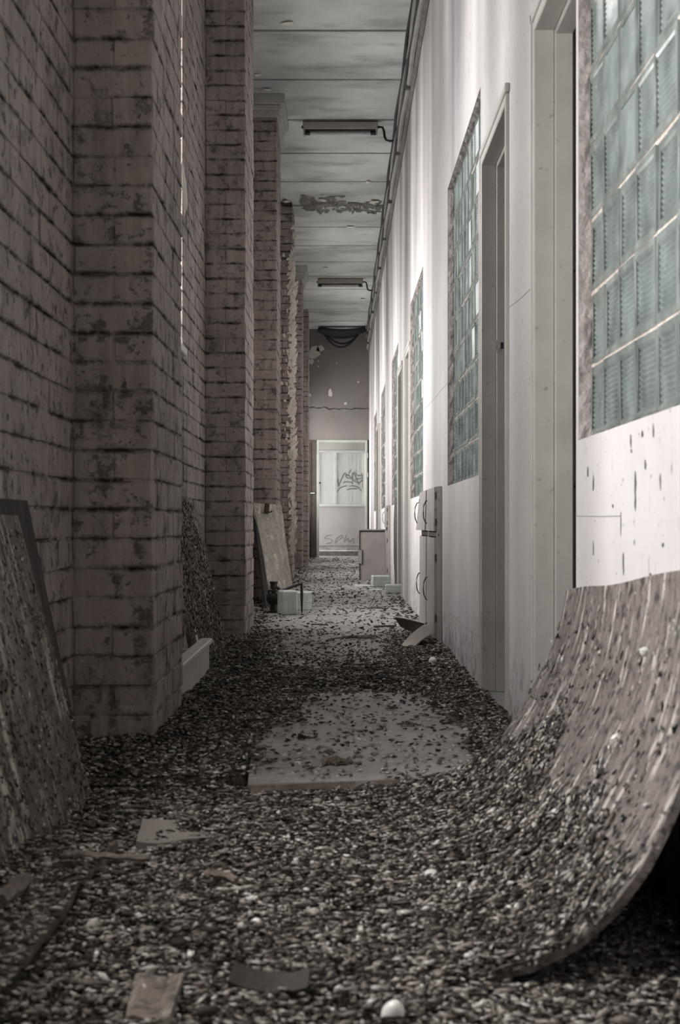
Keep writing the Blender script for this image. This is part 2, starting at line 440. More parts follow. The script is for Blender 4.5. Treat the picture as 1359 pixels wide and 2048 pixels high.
# ------------------------------------------------------------------ left wall, bay by bay, with brickwork where the photo shows it
def left_wall(y0, y1, wins, sill, head):
    m = MB(); X0, X1 = XL - .34, XL - .006
    cur = y0
    for a, b in wins:
        m.box(X0, X1, cur, a, 0, CEIL + .01); m.box(X0, X1, a, b, 0, sill); m.box(X0, X1, a, b, head, CEIL + .01); cur = b
    m.box(X0, X1, cur, y1, 0, CEIL + .01)
    return tag(m.build('wall_left', M_BRICK), kind='structure')
WL = [left_wall(-2.0, 4.9, BAY[:1], SILLS[0], HEADS[0]), left_wall(4.9, 9.2, BAY[1:2], SILLS[1], HEADS[1]), left_wall(9.2, END + .2, BAY[2:], SILLS[2], HEADS[2])]

BR = {}
def brick(kind, lx, ly, v):
    key = (kind, v)
    if key not in BR:
        g = R.uniform(.0002, .0022); h = R.uniform(.0002, .0026)
        BR[key] = MB().cbox(g, lx - g, g, ly - g, h, COURSE - h, R.uniform(.0025, .007), .0018).mesh('brick_' + kind)
    return BR[key]
def face_bricks(wall, y0, y1, zmax, L=.25):
    n = 0
    for c in range(int(zmax / COURSE)):
        y = y0 - (L / 2 if c % 2 else 0)
        while y < y1 - .02:
            a, b = max(y, y0), min(y + L, y1)
            if b - a > .03:
                kind = 'wall%03d' % round((b - a) * 100)
                o = link('brick', brick(kind, .11, b - a, R.randrange(6)), M_BRICK, wall, (XL - .11 + R.uniform(-.003, .003), a, c * COURSE)); n += 1
            y += L
    return n
face_bricks(WL[0], 3.20, 4.46, 2.70)
face_bricks(WL[1], 7.56, 8.80, 4.05)
# windows of the left wall: frame, glazing bars, panes
for i, (a, b) in enumerate(BAY):
    sl_ = SILLS[i]; hd_ = HEADS[i]; m = MB(); X0, X1 = XL - .22, XL - .17
    m.box(X0, X1, a, a + .05, sl_, hd_); m.box(X0, X1, b - .05, b, sl_, hd_)
    m.box(X0, X1, a + .05, b - .05, sl_, sl_ + .05); m.box(X0, X1, a + .05, b - .05, hd_ - .05, hd_)
    wo = tag(m.build('window_%d' % (i + 11), M_WHITE), kind='structure')
    mb = MB()
    for t in (1, 2): yy = a + (b - a) * t / 3; mb.box(X0 + .01, X1 - .01, yy - .015, yy + .015, sl_ + .05, hd_ - .05)
    mb.build('mullion', M_WHITE, wo)
    for r in range(1, 4):
        zz = sl_ + (hd_ - sl_) * r / 4; MB().box(X0 + .012, X1 - .012, a + .05, b - .05, zz - .012, zz + .012).build('glazing_bar', M_WHITE, wo)
    for t in range(3):
        MB().box(X0 + .022, X0 + .026, a + (b - a) * t / 3 + .02, a + (b - a) * (t + 1) / 3 - .02, sl_ + .04, hd_ - .04).build('pane', M_PANE, wo)
    MB().cbox(XL - .17, XL + .02, a - .03, b + .0, sl_ - .03, sl_ + .012, .006).build('sill', M_WHITE, wo)

# ------------------------------------------------------------------ right wall
PIT = .184
WIN = [(1.69, 3.53), (5.98, 7.82), (10.12, 11.96), (14.41, 16.25), (18.55, 20.39), (22.84, 24.68)]
DOOR = [(3.56, 4.28), (4.97, 5.87), (11.99, 12.71), (13.40, 14.30), (20.42, 21.14), (21.83, 22.73)]
SILL, HEADW, HEADD = .91, .91 + 9 * PIT, 2.23
op = sorted([(a, b, 'w') for a, b in WIN] + [(a, b, 'd') for a, b in DOOR])
m = MB(); cur = -2.0; X0, X1 = XR, XR + .16
for a, b, t in op:
    m.box(X0, X1, cur, a, 0, CEIL + .01)
    if t == 'w': m.box(X0, X1, a, b, 0, SILL); m.box(X0, X1, a, b, HEADW, CEIL + .01)
    else: m.box(X0, X1, a, b, HEADD, CEIL + .01)
    cur = b
m.box(X0, X1, cur, END + .2, 0, CEIL + .01)
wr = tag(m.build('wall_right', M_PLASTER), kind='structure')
# rough cut reveals round the glass block windows
for i, (a, b) in enumerate(WIN):
    m = MB(); t = .006
    def rough_strip(p0, p1, wdir, wd, n):
        vs = []; fs = []
        for s in range(n + 1):
            p = p0.lerp(p1, s / n)
            for u in range(4):
                q_ = p + wdir * (wd * u / 3)
                vs.append(q_ + nrm * (R.uniform(.0, t) if 0 < u < 3 else R.uniform(0, t * .5)))
        for s in range(n):
            for u in range(3): fs.append((s * 4 + u, s * 4 + u + 1, s * 4 + u + 5, s * 4 + u + 4))
        m.add(vs, fs)
    ex = Vector((1, 0, 0))
    nrm = Vector((0, -1, 0)); rough_strip(Vector((XR + .001, b, SILL)), Vector((XR + .001, b, HEADW)), ex, .045, 50)
    nrm = Vector((0, 1, 0)); rough_strip(Vector((XR + .001, a, SILL)), Vector((XR + .001, a, HEADW)), ex, .045, 50)
    nrm = Vector((0, 0, -1)); rough_strip(Vector((XR + .001, a, HEADW)), Vector((XR + .001, b, HEADW)), ex, .045, 50)
    nrm = Vector((0, 0, 1)); rough_strip(Vector((XR + .001, a, SILL)), Vector((XR + .001, b, SILL)), ex, .045, 50)
    m.build('reveal', M_REVEAL, wr)
# long hairline cracks of the plaster
for seg in ([(1017, 615), (1040, 598), (1063, 575)], [(847, 822), (860, 806), (872, 793), (884, 778), (900, 760)], [(903, 1228), (915, 1240), (932, 1256), (948, 1268), (963, 1280)], [(1153, 1032), (1200, 1033), (1240, 1032)]):
    pts = []
    for px, py in seg:
        Y = XR * FPX / (px - 679.5); pts.append((XR - .0005, Y, P(px, py, Y).z))
    MB().tube(pts, .0009, 5).build('crack', M_CONDUIT, wr)
# dark runs of dirt under the nearest window
for px, py, ln in ((1261, 882, 26), (1284, 868, 16), (1306, 862, 30), (1175, 944, 24), (1186, 967, 34), (1270, 968, 60), (1270, 1005, 30), (1320, 963, 34), (1241, 1047, 44), (1246, 1127, 46), (1186, 1097, 32), (1290, 930, 20), (1325, 1090, 10), (1225, 1012, 8), (1262, 902, 8), (1300, 1150, 10), (1268, 1085, 10)):
    Y = XR * FPX / (px - 679.5); c_ = P(px, py, Y); k_ = Y / FPX
    MB().prism(blob(12, R.uniform(.004, .009), ln * k_ / 2, .3), .001, Matrix.Translation((XR - .0006, Y, c_.z)) @ Matrix.Rotation(-math.pi / 2, 4, 'Z')).build('dirt_run', M_WIRE, wr)
# plaster gone below the fourth window
pb = blob(40, .62, .48, .08)
MB().prism([(max(-.55, min(.62, x)), max(-.5, min(.5, z))) for x, z in pb], .004, Matrix.Translation((XR - .003, 15.05, .50)) @ Matrix.Rotation(-math.pi / 2, 4, 'Z')).build('bare_patch', M_PATCH, wr)

# glass blocks
def gblock_mesh(name, s, d, ribs, vert=False):
    """a pressed glass block: rim, sunk ribbed face, body; face looks to -x"""
    m = MB(); g = .004; a0, a1 = g, s - g; r = .014
    b0, b1 = a0 + r, a1 - r; rd = .006
    m.add([(0, a0, a0), (0, a1, a0), (0, a1, a1), (0, a0, a1), (0, b0, b0), (0, b1, b0), (0, b1, b1), (0, b0, b1),
           (d, a0, a0), (d, a1, a0), (d, a1, a1), (d, a0, a1)],
          [(0, 1, 5, 4), (1, 2, 6, 5), (2, 3, 7, 6), (3, 0, 4, 7), (0, 8, 9, 1), (1, 9, 10, 2), (2, 10, 11, 3), (3, 11, 8, 0), (8, 11, 10, 9)])
    vs = []; fs = []
    for i in range(2 * ribs + 1):
        t = b0 + (b1 - b0) * i / (2 * ribs); x = .002 if i % 2 else rd
        if i in (0, 2 * ribs): x = 0
        vs += [(x, t, b0), (x, t, b1)] if vert else [(x, b0, t), (x, b1, t)]
    for i in range(2 * ribs): fs.append((2 * i, 2 * i + 1, 2 * i + 3, 2 * i + 2))
    m.add(vs, fs)
    return m.mesh(name)
GB = [gblock_mesh('glass_block_h', PIT, .075, 12), gblock_mesh('glass_block_v', PIT, .075, 12, True)]
for i, (a, b) in enumerate(WIN):
    w_ = MB()
    for r in range(10): w_.box(XR + .034, XR + .10, a, b, SILL + r * PIT - (.006 if r else 0), SILL + r * PIT + (.006 if r < 9 else 0))
    for c in range(11): w_.box(XR + .04, XR + .09, a + c * PIT - (.003 if c else 0), a + c * PIT + (.003 if c < 10 else 0), SILL, HEADW)
    wo = tag(w_.build('window_%d' % (i + 1), M_GROUT), kind='structure')
    for r in range(9):
        for c in range(10):
            link('glass_block', GB[0 if (R.random() < .72 or r < 3) else 1], M_GBLOCK, wo, (XR + .031 + R.uniform(-.0015, .0015), a + c * PIT, SILL + r * PIT), (R.gauss(0, .004), R.gauss(0, .008), R.gauss(0, .012)))

# door linings
for i, (a, b) in enumerate(DOOR):
    m = MB(); z = HEADD
    m.cbox(XR - .012 + (.03 if i == 0 else 0), XR + .05, a - .0, a + (.035 if i else .012), 0, z, .003); m.cbox(XR - .012, XR + .05, b - .035, b, 0, z, .003); m.cbox(XR - .012, XR + .05, a + .035, b - .035, z - .035, z, .003)
    d = tag(m.build('door_%d' % (i + 1), M_FRAME), kind='structure')
    m = MB()
    m.cbox(XR + .05, XR + .105, b - .05, b, 0, z, .003); m.cbox(XR + .05, XR + .105, a, b - .05, z - .05, z, .003)
    if i: m.cbox(XR + .05, XR + .105, a, a + .05, 0, z, .003)
    m.build('rebate_lining', M_FRAME, d)
    MB().cbox(XR - .017, XR + .0, b - .001, b + .022, 0, z + .03, .003).build('architrave', M_FRAME, d)
    MB().cbox(XR - .017, XR + .0, a - .02, b + .02, z, z + .03, .003).build('architrave', M_FRAME, d)
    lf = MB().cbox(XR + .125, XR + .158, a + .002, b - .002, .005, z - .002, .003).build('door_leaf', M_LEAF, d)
    if i == 1:
        sp = MB().box(XR + .045, XR + .095, b - .056, b - .05, 1.415, 1.46).build('strike_plate', M_METAL, d)
        MB().box(XR + .066, XR + .078, b - .059, b - .055, 1.425, 1.452).build('keyhole', M_BLACK, sp)
    if i == 0:
        for zz in (.35, 1.1, 1.95): MB().tube([(XR + .125, b - .06, zz - .05), (XR + .125, b - .06, zz + .05)], .008).build('hinge', M_RUST, d)

# back rooms' floor strip and lobby beyond the end doorway
lob = MB(); LY = 30.4
lob.box(-1.2, 1.2, LY + 2.9, LY + 3.0, 0, 2.75); lob.box(1.1, 1.2, END + .2, LY + 2.9, 0, 2.75)
tag(lob.build('wall_lobby', M_BARE), kind='structure')
tag(MB().box(-1.9, 1.2, END + .2, LY + 3.0, 2.75, 2.85).build('ceiling_lobby', M_CEIL), kind='structure')

# ------------------------------------------------------------------ brick pillars
PLAB = ['brick pillar just behind the viewer on the left', 'nearest painted brick pillar, broad face stained black along the joints',
        'second brick pillar from the front, rising past the ceiling edge with a pale lit edge',
        'third brick pillar, under a white capital beside the first ceiling lamp',
        'dark brick pillar with paint peeling off in pale strips', 'narrow brick pillar just beyond the peeling one',
        'farthest thin brick pillar next to the end wall']
for i, p in enumerate(PILLAR_Y):
    if i == 0: continue
    mat = M_PEELBRICK if i == 4 else M_BRICK
    root = tag(empty('brick_pillar', (XP, p, 0)), PLAB[i], 'pillar', 'brick pillars along the left wall')
    D = XP - XL + .0
    MB().box(-D - .01, -.006, .006, PL, 0, CEIL).build('mortar_core', mat, root)
    nc = int(CEIL / COURSE)
    a3 = (PL - .12) / 3; a2 = PL / 3
    for c in range(nc):
        z = c * COURSE; jx = lambda: R.uniform(-.003, .003)
        if c % 2 == 0:
            link('brick', brick('str', D, .12, R.randrange(8)), mat, root, (-D + jx(), jx(), z))
            for t in range(3): link('brick', brick('side3', .12, a3, R.randrange(8)), mat, root, (-.12 + jx(), .12 + t * a3, z))
        else:
            link('brick', brick('hdr', D / 2, a2, R.randrange(8)), mat, root, (-D + jx(), jx(), z))
            link('brick', brick('hdr', D / 2, a2, R.randrange(8)), mat, root, (-D / 2 + jx(), jx(), z))
            for t in range(1, 3): link('brick', brick('side2', .12, a2, R.randrange(8)), mat, root, (-.12 + jx(), t * a2, z))
    if i in (3, 5, 1, 2):
        cp = MB().cbox(-D, .075, -.075, PL + .075, CEIL - .09, CEIL, .004).cbox(-D, .045, -.045, PL + .045, CEIL - .14, CEIL - .088, .01).build('capital', M_CAP, root)
        MB().cbox(-D, .025, -.025, PL + .025, CEIL - .2, CEIL - .138, .006).build('neck_moulding', M_CAP, cp)
    if i == 4:
        f = MB()
        for t in range(520):
            z = R.uniform(.3, 4.0) if t < 420 else R.uniform(.3, 4.4)
            x = R.gauss(-.010, .02); yy = -.006
            if t % 3 == 0: x = .004; yy = R.uniform(-.0, .25)
            h = R.uniform(.02, .09); wd = R.uniform(.008, .034)
            out = R.uniform(.006, .03); sw = R.uniform(-.5, .5)
            b = Vector((min(x, .02), yy, z)); up = Vector((sw * h, 0, h)); sd = Vector((wd, 0, 0)); o_ = Vector((out * R.uniform(.2, 1), -out, 0))
            f.add([b - sd, b + sd, b + sd * .7 + up * .6 + o_, b + up + o_ * 1.3, b - sd * .8 + up * .5 + o_ * .6], [(0, 1, 2, 3, 4)])
        for t in range(60):
            z = R.uniform(.2, 4.3); x = R.uniform(-.2, -.05); h = R.uniform(.01, .05); wd = R.uniform(.01, .03)
            b = Vector((x, -.006, z)); f.add([b, b + Vector((wd, -.004, .003)), b + Vector((wd * .6, -.02, h)), b + Vector((-wd * .4, -.012, h * .8))], [(0, 1, 2, 3)])
        tag(f.build('peeling_paint', M_FLAKE, root), 'pale curled strips of peeling paint', kind='stuff')
    if i == 1:
        MB().add([(.0, .80, 2.05), (.0, .84, 2.06), (.012, .86, 1.98), (.018, .85, 1.9), (.006, .82, 1.84), (.004, .80, 1.95)], [(0, 1, 2, 3, 4, 5)]).build('loose_flake', M_FLAKE, root)

# ------------------------------------------------------------------ ceiling: trunking, conduits, lamps, cables
t = tag(empty('cable_trunking', (XR - .002, 1.0, 4.2)), 'sooty cable trunking running along the top of the white wall', 'trunking')
MB().cbox(-.03, 0, 0, END - 1.02, 0, .46, .004).build('backboard', M_TRUNK, t)
m = MB()
for zz, xx, r, mt, nm in ((.05, -.045, .022, M_CONDUIT, 'conduit'), (.16, -.05, .018, M_CABLE, 'conduit'), (.27, -.045, .024, M_CONDUIT, 'conduit'), (.38, -.055, .02, M_CABLE, 'conduit')):
    pts = [(xx + .006 * math.sin(s * 1.7 + zz * 30), s * .56, zz + .012 * math.sin(s * .9 + zz * 50)) for s in range(50)]
    MB().tube(pts, r, 7).build(nm, mt, t)
for s in range(0, 27, 2): MB().cbox(-.07, -.028, s + .3, s + .33, .0, .44, .003).build('clamp', M_TRUNK, t)

def lamp(Y, lab):
    r = tag(empty('strip_lamp', (0.003, Y, CEIL)), lab, 'lamp', 'fluorescent lamps on the ceiling')
    z = -.012
    MB().cbox(-.372, .372, -.04, .04, z - .075, z, .006).build('housing', M_FIXT, r)
    MB().cbox(-.385, .385, -.01, .01, z - .06, z - .035, .003).build('end_screw', M_BLACK, r)
    for s in (-1, 1):
        e_ = MB().cbox(s * .36 - .008, s * .36 + .008, -.045, .045, z - .135, z - .03, .003).build('end_bracket', M_FIXT, r)
        MB().tube([(s * .352, 0, z - .108), (s * .30, 0, z - .108)], .02, 10).build('lamp_holder', M_BLACK, e_)
    MB().cbox(-.35, .35, -.03, .03, z - .09, z - .074, .003).build('reflector', M_BLACK, r)
    MB().tube([(-.30, 0, z - .114), (.30, 0, z - .114)], .018, 12).build('tube', M_TUBE, r, smooth=True)
    MB().tube([(.385, 0, z - .045), (.42, 0, z - .05), (.435, 0, z - .09), (.44, 0, z - .14), (.455, 0, z - .175), (.49, 0, z - .185), (.59, 0, z - .18)], .012, 8).build('feed_pipe', M_CABLE, r, smooth=True)
    MB().lathe([(.0, -.02), (.03, -.02), (.03, .02), (0, .02)], 12, Matrix.Translation((.56, 0, z - .18)) @ Matrix.Rotation(math.pi / 2, 4, 'Y')).build('junction_box', M_CABLE, r)
    return r
lamp(13.92, 'nearer yellowed strip lamp across the ceiling with a black feed pipe')
lamp(22.85, 'farther small strip lamp across the ceiling, near the end wall')

for k, (x0, x1, sag, yy, rad) in enumerate(((-.36, .40, .36, 28.45, .022), (-.33, .43, .28, 28.5, .018), (-.45, .5, .10, 28.42, .05), (-.4, .52, .05, 28.35, .05), (-.42, .46, .15, 28.55, .03))):
    pts = [(x0 + (x1 - x0) * s / 16, yy, CEIL - .06 - sag * (1 - (2 * s / 16 - 1) ** 2) ** .9) for s in range(17)]
    lab = ['lowest sagging black cable loop above the end door', 'inner black cable loop sagging above the end door', 'thick black cable bundle slung beneath the ceiling at the end', 'uppermost thick black cable bundle against the end ceiling', 'thin black cable beneath the bundle at the end wall'][k]
    tag(MB().tube(pts, rad, 8).build('black_cable', M_CABLE, smooth=True), lab, 'cable', 'black cables above the end door')
tag(MB().tube([(.52, 28.3, 4.56), (.54, 28.3, 4.4), (.57, 28.3, 4.28), (.585, 28.3, 4.2)], .012, 6).build('grey_wire', M_CONDUIT), 'short grey wire hanging in the far ceiling corner', 'wire')

# ------------------------------------------------------------------ end doorway, leaf, lobby partition
m = MB(); f0, f1 = -.475, .565
m.cbox(f0, f0 + .045, END - .02, END + .14, 0, DZ, .004); m.cbox(f1 - .045, f1, END - .02, END + .14, 0, DZ, .004); m.cbox(f0 + .045, f1 - .045, END - .02, END + .14, DZ - .05, DZ, .004)
dr = tag(m.build('door_7', M_FRAMEDK), kind='structure')
lf = MB().cbox(-.635, f0 - .005, END + .02, END + .06, 0, DZ, .004).build('side_leaf', M_BROWNLEAF, dr)
MB().cbox(-.60, -.585, END - .0, END + .022, .0, DZ - .05, .003).build('stile', M_LEAF, lf)
MB().tube([(-.60, END - .01, 1.32), (-.60, END - .04, 1.32), (-.52, END - .05, 1.32)], .014, 8).build('door_handle', M_METAL, lf)
MB().cbox(f1, .60, END + .02, END + .1, 0, DZ, .003).build('gap_shade_strip', M_BLACK, dr)  # black strip paints the shade of the gap right of the frame
MB().box(f0 + .045, f0 + .08, END + .03, END + .06, 1.52, 1.555).build('latch', M_BLACK, dr)
for zz in (.5, 1.7, 2.1): MB().cbox(f1 - .008, f1 + .012, END - .03, END - .015, zz - .05, zz + .05, .003).build('hinge', M_METAL, dr)

zb, zt = 1.10, 2.24
pw = tag(empty('lobby_partition', (0, LY, 0)), 'glazed partition with pinkish lower panel seen through the end doorway', 'partition')
MB().cbox(-1.2, 1.1, 0, .06, .12, zb - .03, .004).build('lower_panel', M_PALEPAINT, pw)
MB().cbox(-1.2, 1.1, -.012, .07, .0, .10, .004).build('kick_board', M_ENDWALL, pw)
MB().cbox(-1.2, 1.1, -.02, .0, .215, .24, .003).build('skirting_rail', M_FRAMEDK, pw)
MB().cbox(-1.2, 1.1, -.03, .08, zb - .03, zb + .02, .004).build('window_sill', M_WHITE, pw)
MB().cbox(-1.2, 1.1, -.015, .07, zt, zt + .05, .004).build('top_rail', M_WHITE, pw)
for x0, x1 in ((-.125, -.07), (.50, .53), (-.47, -.44)): MB().cbox(x0, x1, -.015, .07, zb + .02, zt, .004).build('mullion', M_WHITE, pw)
for x0, x1 in ((-.44, -.125), (-.07, .50)): MB().box(x0, x1, .025, .031, zb + .02, zt).build('pane', M_LOBBYPANE, pw)
MB().cbox(-1.2, 1.1, .0, .06, zt + .05, 2.75, .004).build('header_panel', M_BARE, pw)
for k_, x_ in enumerate((.19, .27, .36, .44)):
    tag(MB().cbox(x_ - .02, x_ + .02, LY + .55, LY + .60, 0, 2.74, .004).build('white_post', M_WHITE), ['first', 'second', 'third', 'last'][k_] + ' white post from the left behind the sprayed lobby pane', 'post', 'white posts behind the lobby pane')
# sprayed tag on the right pane
def spray(strokes, mat, name, Yoff, rad, y_plane):
    for st in strokes:
        pts = []
        n = len(st)
        for s in range((n - 1) * 6 + 1):
            i = min(s // 6, n - 2); u = s / 6 - i
            p0, p1, p2, p3 = st[max(i - 1, 0)], st[i], st[i + 1], st[min(i + 2, n - 1)]
            f_ = lambda a, b, c, d: .5 * (2 * b + (c - a) * u + (2 * a - 5 * b + 4 * c - d) * u * u + (3 * b - a - 3 * c + d) * u ** 3)
            px, py = f_(p0[0], p1[0], p2[0], p3[0]), f_(p0[1], p1[1], p2[1], p3[1])
            c = P(px, py, LY); pts.append((c.x, y_plane, c.z))
        MB().tube(pts, rad, 6).build(name, mat, pw)
zc = lambda L: [(600 + x / 7.58, 860 + y / 7.58) for x, y in L]
G1 = [zc([(570, 740), (585, 850), (600, 800), (660, 670), (690, 660), (700, 720), (790, 735)]), zc([(690, 680), (740, 690), (790, 740)]),
      zc([(660, 810), (670, 785), (780, 795), (790, 820)]), zc([(795, 790), (790, 690), (805, 650), (850, 740), (890, 830)]),
      zc([(820, 630), (870, 690), (940, 690), (930, 730), (850, 740), (820, 770), (880, 800), (940, 760)]), zc([(735, 660), (765, 595)]),
      zc([(565, 935), (600, 880), (660, 855), (710, 845)]), zc([(745, 850), (830, 850), (890, 880), (920, 930)]), zc([(710, 905), (780, 890), (870, 890)]), zc([(930, 650), (945, 760), (945, 880)])]
spray(G1, M_SPRAY, 'graffiti_stroke', 0, .011, .022)
G2 = [zc([(480, 1590), (400, 1600), (370, 1640), (460, 1650), (470, 1700), (400, 1720)]), zc([(540, 1690), (640, 1620), (600, 1600), (540, 1660), (530, 1720)]),
      zc([(690, 1600), (660, 1690), (720, 1640), (740, 1700), (800, 1640), (800, 1720)]), zc([(850, 1650), (885, 1590)])]
spray(G2, M_SPRAYFAINT, 'graffiti_stroke', 0, .009, -.001)
# a beam, lamp and bracket under the lobby ceiling
b_ = tag(empty('lobby_beam', (0, 29.7, 2.75)), 'dark beam with a small lamp bracket under the lobby ceiling', 'beam')
MB().cbox(-1.2, .1, .25, .38, -.30, -.14, .01).build('beam_body', M_CAP, b_)
MB().cbox(.1, 1.05, .28, .35, -.26, -.21, .006).build('lamp_housing', M_WHITE, b_)
MB().tube([(.10, .24, -.12), (.06, .24, -.2), (.09, .24, -.3)], .016, 6).build('bracket', M_BLACK, b_)
MB().cbox(.06, .14, .22, .30, -.26, -.2, .006).build('fixing_box', M_STEEL, b_)

# ------------------------------------------------------------------ wall cupboards between the second and third windows
def cupboard(y0, y1, lab, seed, h=.92, lean=0.0):
    r = tag(empty('wall_cupboard', (XR, y0, 0)), lab, 'cupboard', 'grey steel wall cupboards')
    L = y1 - y0
    MB().cbox(-.03, .0, 0, .05, 0, h, .003).build('post', M_STEEL, r); MB().cbox(-.03, .0, L - .04, L, 0, h, .003).build('post', M_TRUNK, r)
    MB().cbox(-.03, .0, .05, L - .04, h - .03, h, .003).build('top_rail', M_STEEL, r); MB().cbox(-.03, .0, .05, L - .04, .62, .65, .003).build('middle_rail', M_BLACK, r)
    MB().box(-.006, -.001, .05, L - .04, 0, h - .03).build('back_plate', M_TRUNK, r)
    def door(z0, z1, tilt, bot, nm):
        M = Matrix.Translation((-.03, .03, z0)) @ Matrix.Rotation(math.radians(tilt), 4, 'Z')
        d = MB()
        LL = L - .06
        d.slab([M @ Vector((0 - bot * .3, 0, 0)), M @ Vector((-bot, LL, 0)), M @ Vector((0, LL, z1 - z0)), M @ Vector((0, 0, z1 - z0))], .014, 4, 4)
        dd = d.build(nm, M_STEEL, r)
        zc_ = (z0 + z1) / 2 - (z1 - z0) * .05; yy = .03 + LL * .86
        c = M @ Vector((-bot * .5, LL * .88, zc_ - z0)); c = Vector((c.x - .006, c.y, c.z))
        pts = [c + Vector((0, 0, .095)), c + Vector((.0, 0, .075)), c + Vector((-.018, 0, .068)), c + Vector((-.03, 0, .04)), c + Vector((-.033, 0, 0)), c + Vector((-.03, 0, -.04)), c + Vector((-.018, 0, -.068)), c + Vector((0, 0, -.075)), c + Vector((0, 0, -.095))]
        MB().tube(pts, .004, 6).build('handle', M_WIRE, dd, smooth=True)
        for zz in (z0 + (z1 - z0) * .2, z0 + (z1 - z0) * .8):
            MB().tube([(-.034, .016, zz - .022), (-.034, .016, zz + .022)], .007, 8).build('hinge', M_RUST, dd)
    door(.655, h - .005, 0, .006 + seed * .022, 'upper_door'); door(.02, .615, 0, .004, 'lower_door')
    return r
cupboard(8.24, 9.00, 'nearer grey steel wall cupboard with wire handles, before the second window', 0)
cupboard(9.04, 9.80, 'second grey steel wall cupboard with a bent upper door swinging out', 1)
cupboard(16.7, 17.5, 'far narrow wall cupboard beside the leaning steel door', 0)

# ------------------------------------------------------------------ loose things
def slab_thing(name, quad, th, mat, label, cat, nu=6, nv=10, wob=.004, smooth=True, group=None):
    ph = R.uniform(0, 9)
    o = MB().slab(quad, th, nu, nv, lambda u, v: wob * (math.sin(5 * u + ph) + math.sin(4 * v + 2 * ph))).build(name, mat, smooth=smooth)
    return tag(o, label, cat, group)
V = Vector
# boards leaning on the left wall
slab_thing('leaning_board', [V((-.632, 1.75, .0)), V((-.607, 3.5, .0)), V((-.80, 3.47, .72)), V((-.81, 1.75, .72))], .018, M_DROP, 'broad spattered board leaning on the left wall at the front', 'board', 10, 10, .004)
slab_thing('leaning_board', [V((-.69, 2.6, .0)), V((-.655, 3.66, .0)), V((-.812, 3.64, .76)), V((-.815, 2.6, .76))], .02, M_DARKWOOD, 'dark board behind the spattered one at the left edge', 'board', 4, 4, .001)
slab_thing('leaning_board', [P(396, 1347, 6.52), P(455, 1312, 7.42), V((-.775, 7.5, .815)), V((-.826, 6.45, .83))], .02, M_DROP, 'spattered board leaning in the recess behind the nearest pillar', 'board', 8, 10, .005)
tag(MB().tube([P(399, 1305, 6.55), P(383, 1240, 6.75), P(365, 1170, 6.95), V((-.835, 7.1, .62))], .009, 7).build('white_stick', M_WHITE, smooth=True), 'thin white stick leaning beside the spattered board', 'stick')
# white tray on the floor by the first pillar
tr = tag(empty('white_trough', (-.70, 5.78, 0)), 'chipped white trough on the floor behind the nearest pillar', 'trough')
MB().cbox(.06, .09, -.5, .76, 0, .14, .005).build('front_board', M_WHITE, tr); MB().cbox(.05, .105, -.5, .76, .14, .165, .004).build('lip', M_WHITE, tr)
MB().cbox(-.12, .06, .70, .74, 0, .12, .005).build('end_board', M_WHITE, tr); MB().cbox(-.12, .06, -.5, .70, 0, .09, .004).build('fill', M_BED, tr)
# plywood against the third pillar
pl = tag(empty('plywood_sheet', P(565, 1200, 12.5)), 'pale peeling plywood sheet leaning on the third pillar', 'plywood')
iv = lambda v: v - pl.location
quad = [P(545, 1212, 12.0), P(590, 1201, 12.7), P(562, 1010, 13.0), P(507, 1005, 12.9)]
MB().slab([iv(v_) for v_ in quad], .02, 6, 10, lambda u, v: .006 * math.sin(3 * u + v * 4)).build('sheet', M_PLY, pl, smooth=True)
hc = iv(P(533, 1018, 12.84)); M = Matrix.Translation(hc) @ Matrix.Rotation(math.radians(8), 4, 'Y')
MB().cbox(-.022, .022, -.03, -.0, -.045, .05, .004, 0, M).build('hinge_plate', M_RUST, pl)
MB().tube([M @ V((.02, -.02, -.03)), M @ V((.045, -.025, -.02)), M @ V((.05, -.02, -.01))], .008, 6).build('hinge_pin', M_RUST, pl)
slab_thing('dark_plank', [P(532, 1222, 11.7), P(541, 1214, 12.0), P(516, 1008, 12.98), P(506, 1008, 12.95)], .02, M_DARKWOOD, 'dark narrow plank behind the pale plywood sheet', 'plank', 2, 6, .001)

# black valve with lever
vb = P(547, 1226, 11.0); vv = tag(empty('iron_valve', (vb.x, 11.0, 0)), 'black iron valve with a long lever standing by the plywood sheet', 'valve')
MB().lathe([(.0, 0), (.055, 0), (.055, .012), (.03, .02), (.028, .06), (.045, .075), (.058, .10), (.06, .13), (.05, .155), (.034, .165)], 18).build('valve_body', M_BLACK, vv, smooth=True)
MB().lathe([(.034, .163), (.05, .166), (.05, .178), (.03, .182), (.027, .225), (.032, .23), (.032, .245), (0, .246)], 18).build('bonnet', M_BLACK, vv, smooth=True)
for a in range(6): MB().lathe([(0, .155), (.006, .155), (.006, .186), (0, .187)], 6, Matrix.Translation((.043 * math.cos(a * 1.047), .043 * math.sin(a * 1.047), 0))).build('bolt', M_METAL, vv)
MB().lathe([(0, 0), (.032, 0), (.034, .03), (.05, .032), (.05, .045), (0, .046)], 14, Matrix.Translation((0, 0, .115)) @ Matrix.Rotation(math.radians(100), 4, 'X')).build('flange', M_BLACK, vv, smooth=True)
MB().tube([V((.03, -.02, .20)), V((.06, -.02, .17)), V((.12, -.02, .195)), V((.2, -.02, .225)), V((.226, -.02, .228))], [.012, .012, .011, .010, .010], 8).build('lever', M_BLACK, vv, smooth=True)
MB().tube([V((.22, -.02, .235)), V((.221, -.022, .14)), V((.222, -.024, .0))], [.009, .012, .006], 8).build('hanging_rod', M_BLACK, vv, smooth=True)
MB().cbox(-.03, -.005, .02, .05, 0, .12, .004).build('bracket', M_RUST, vv); MB().cbox(.012, .035, .03, .05, 0, .13, .004).build('bracket', M_WOOD, vv)

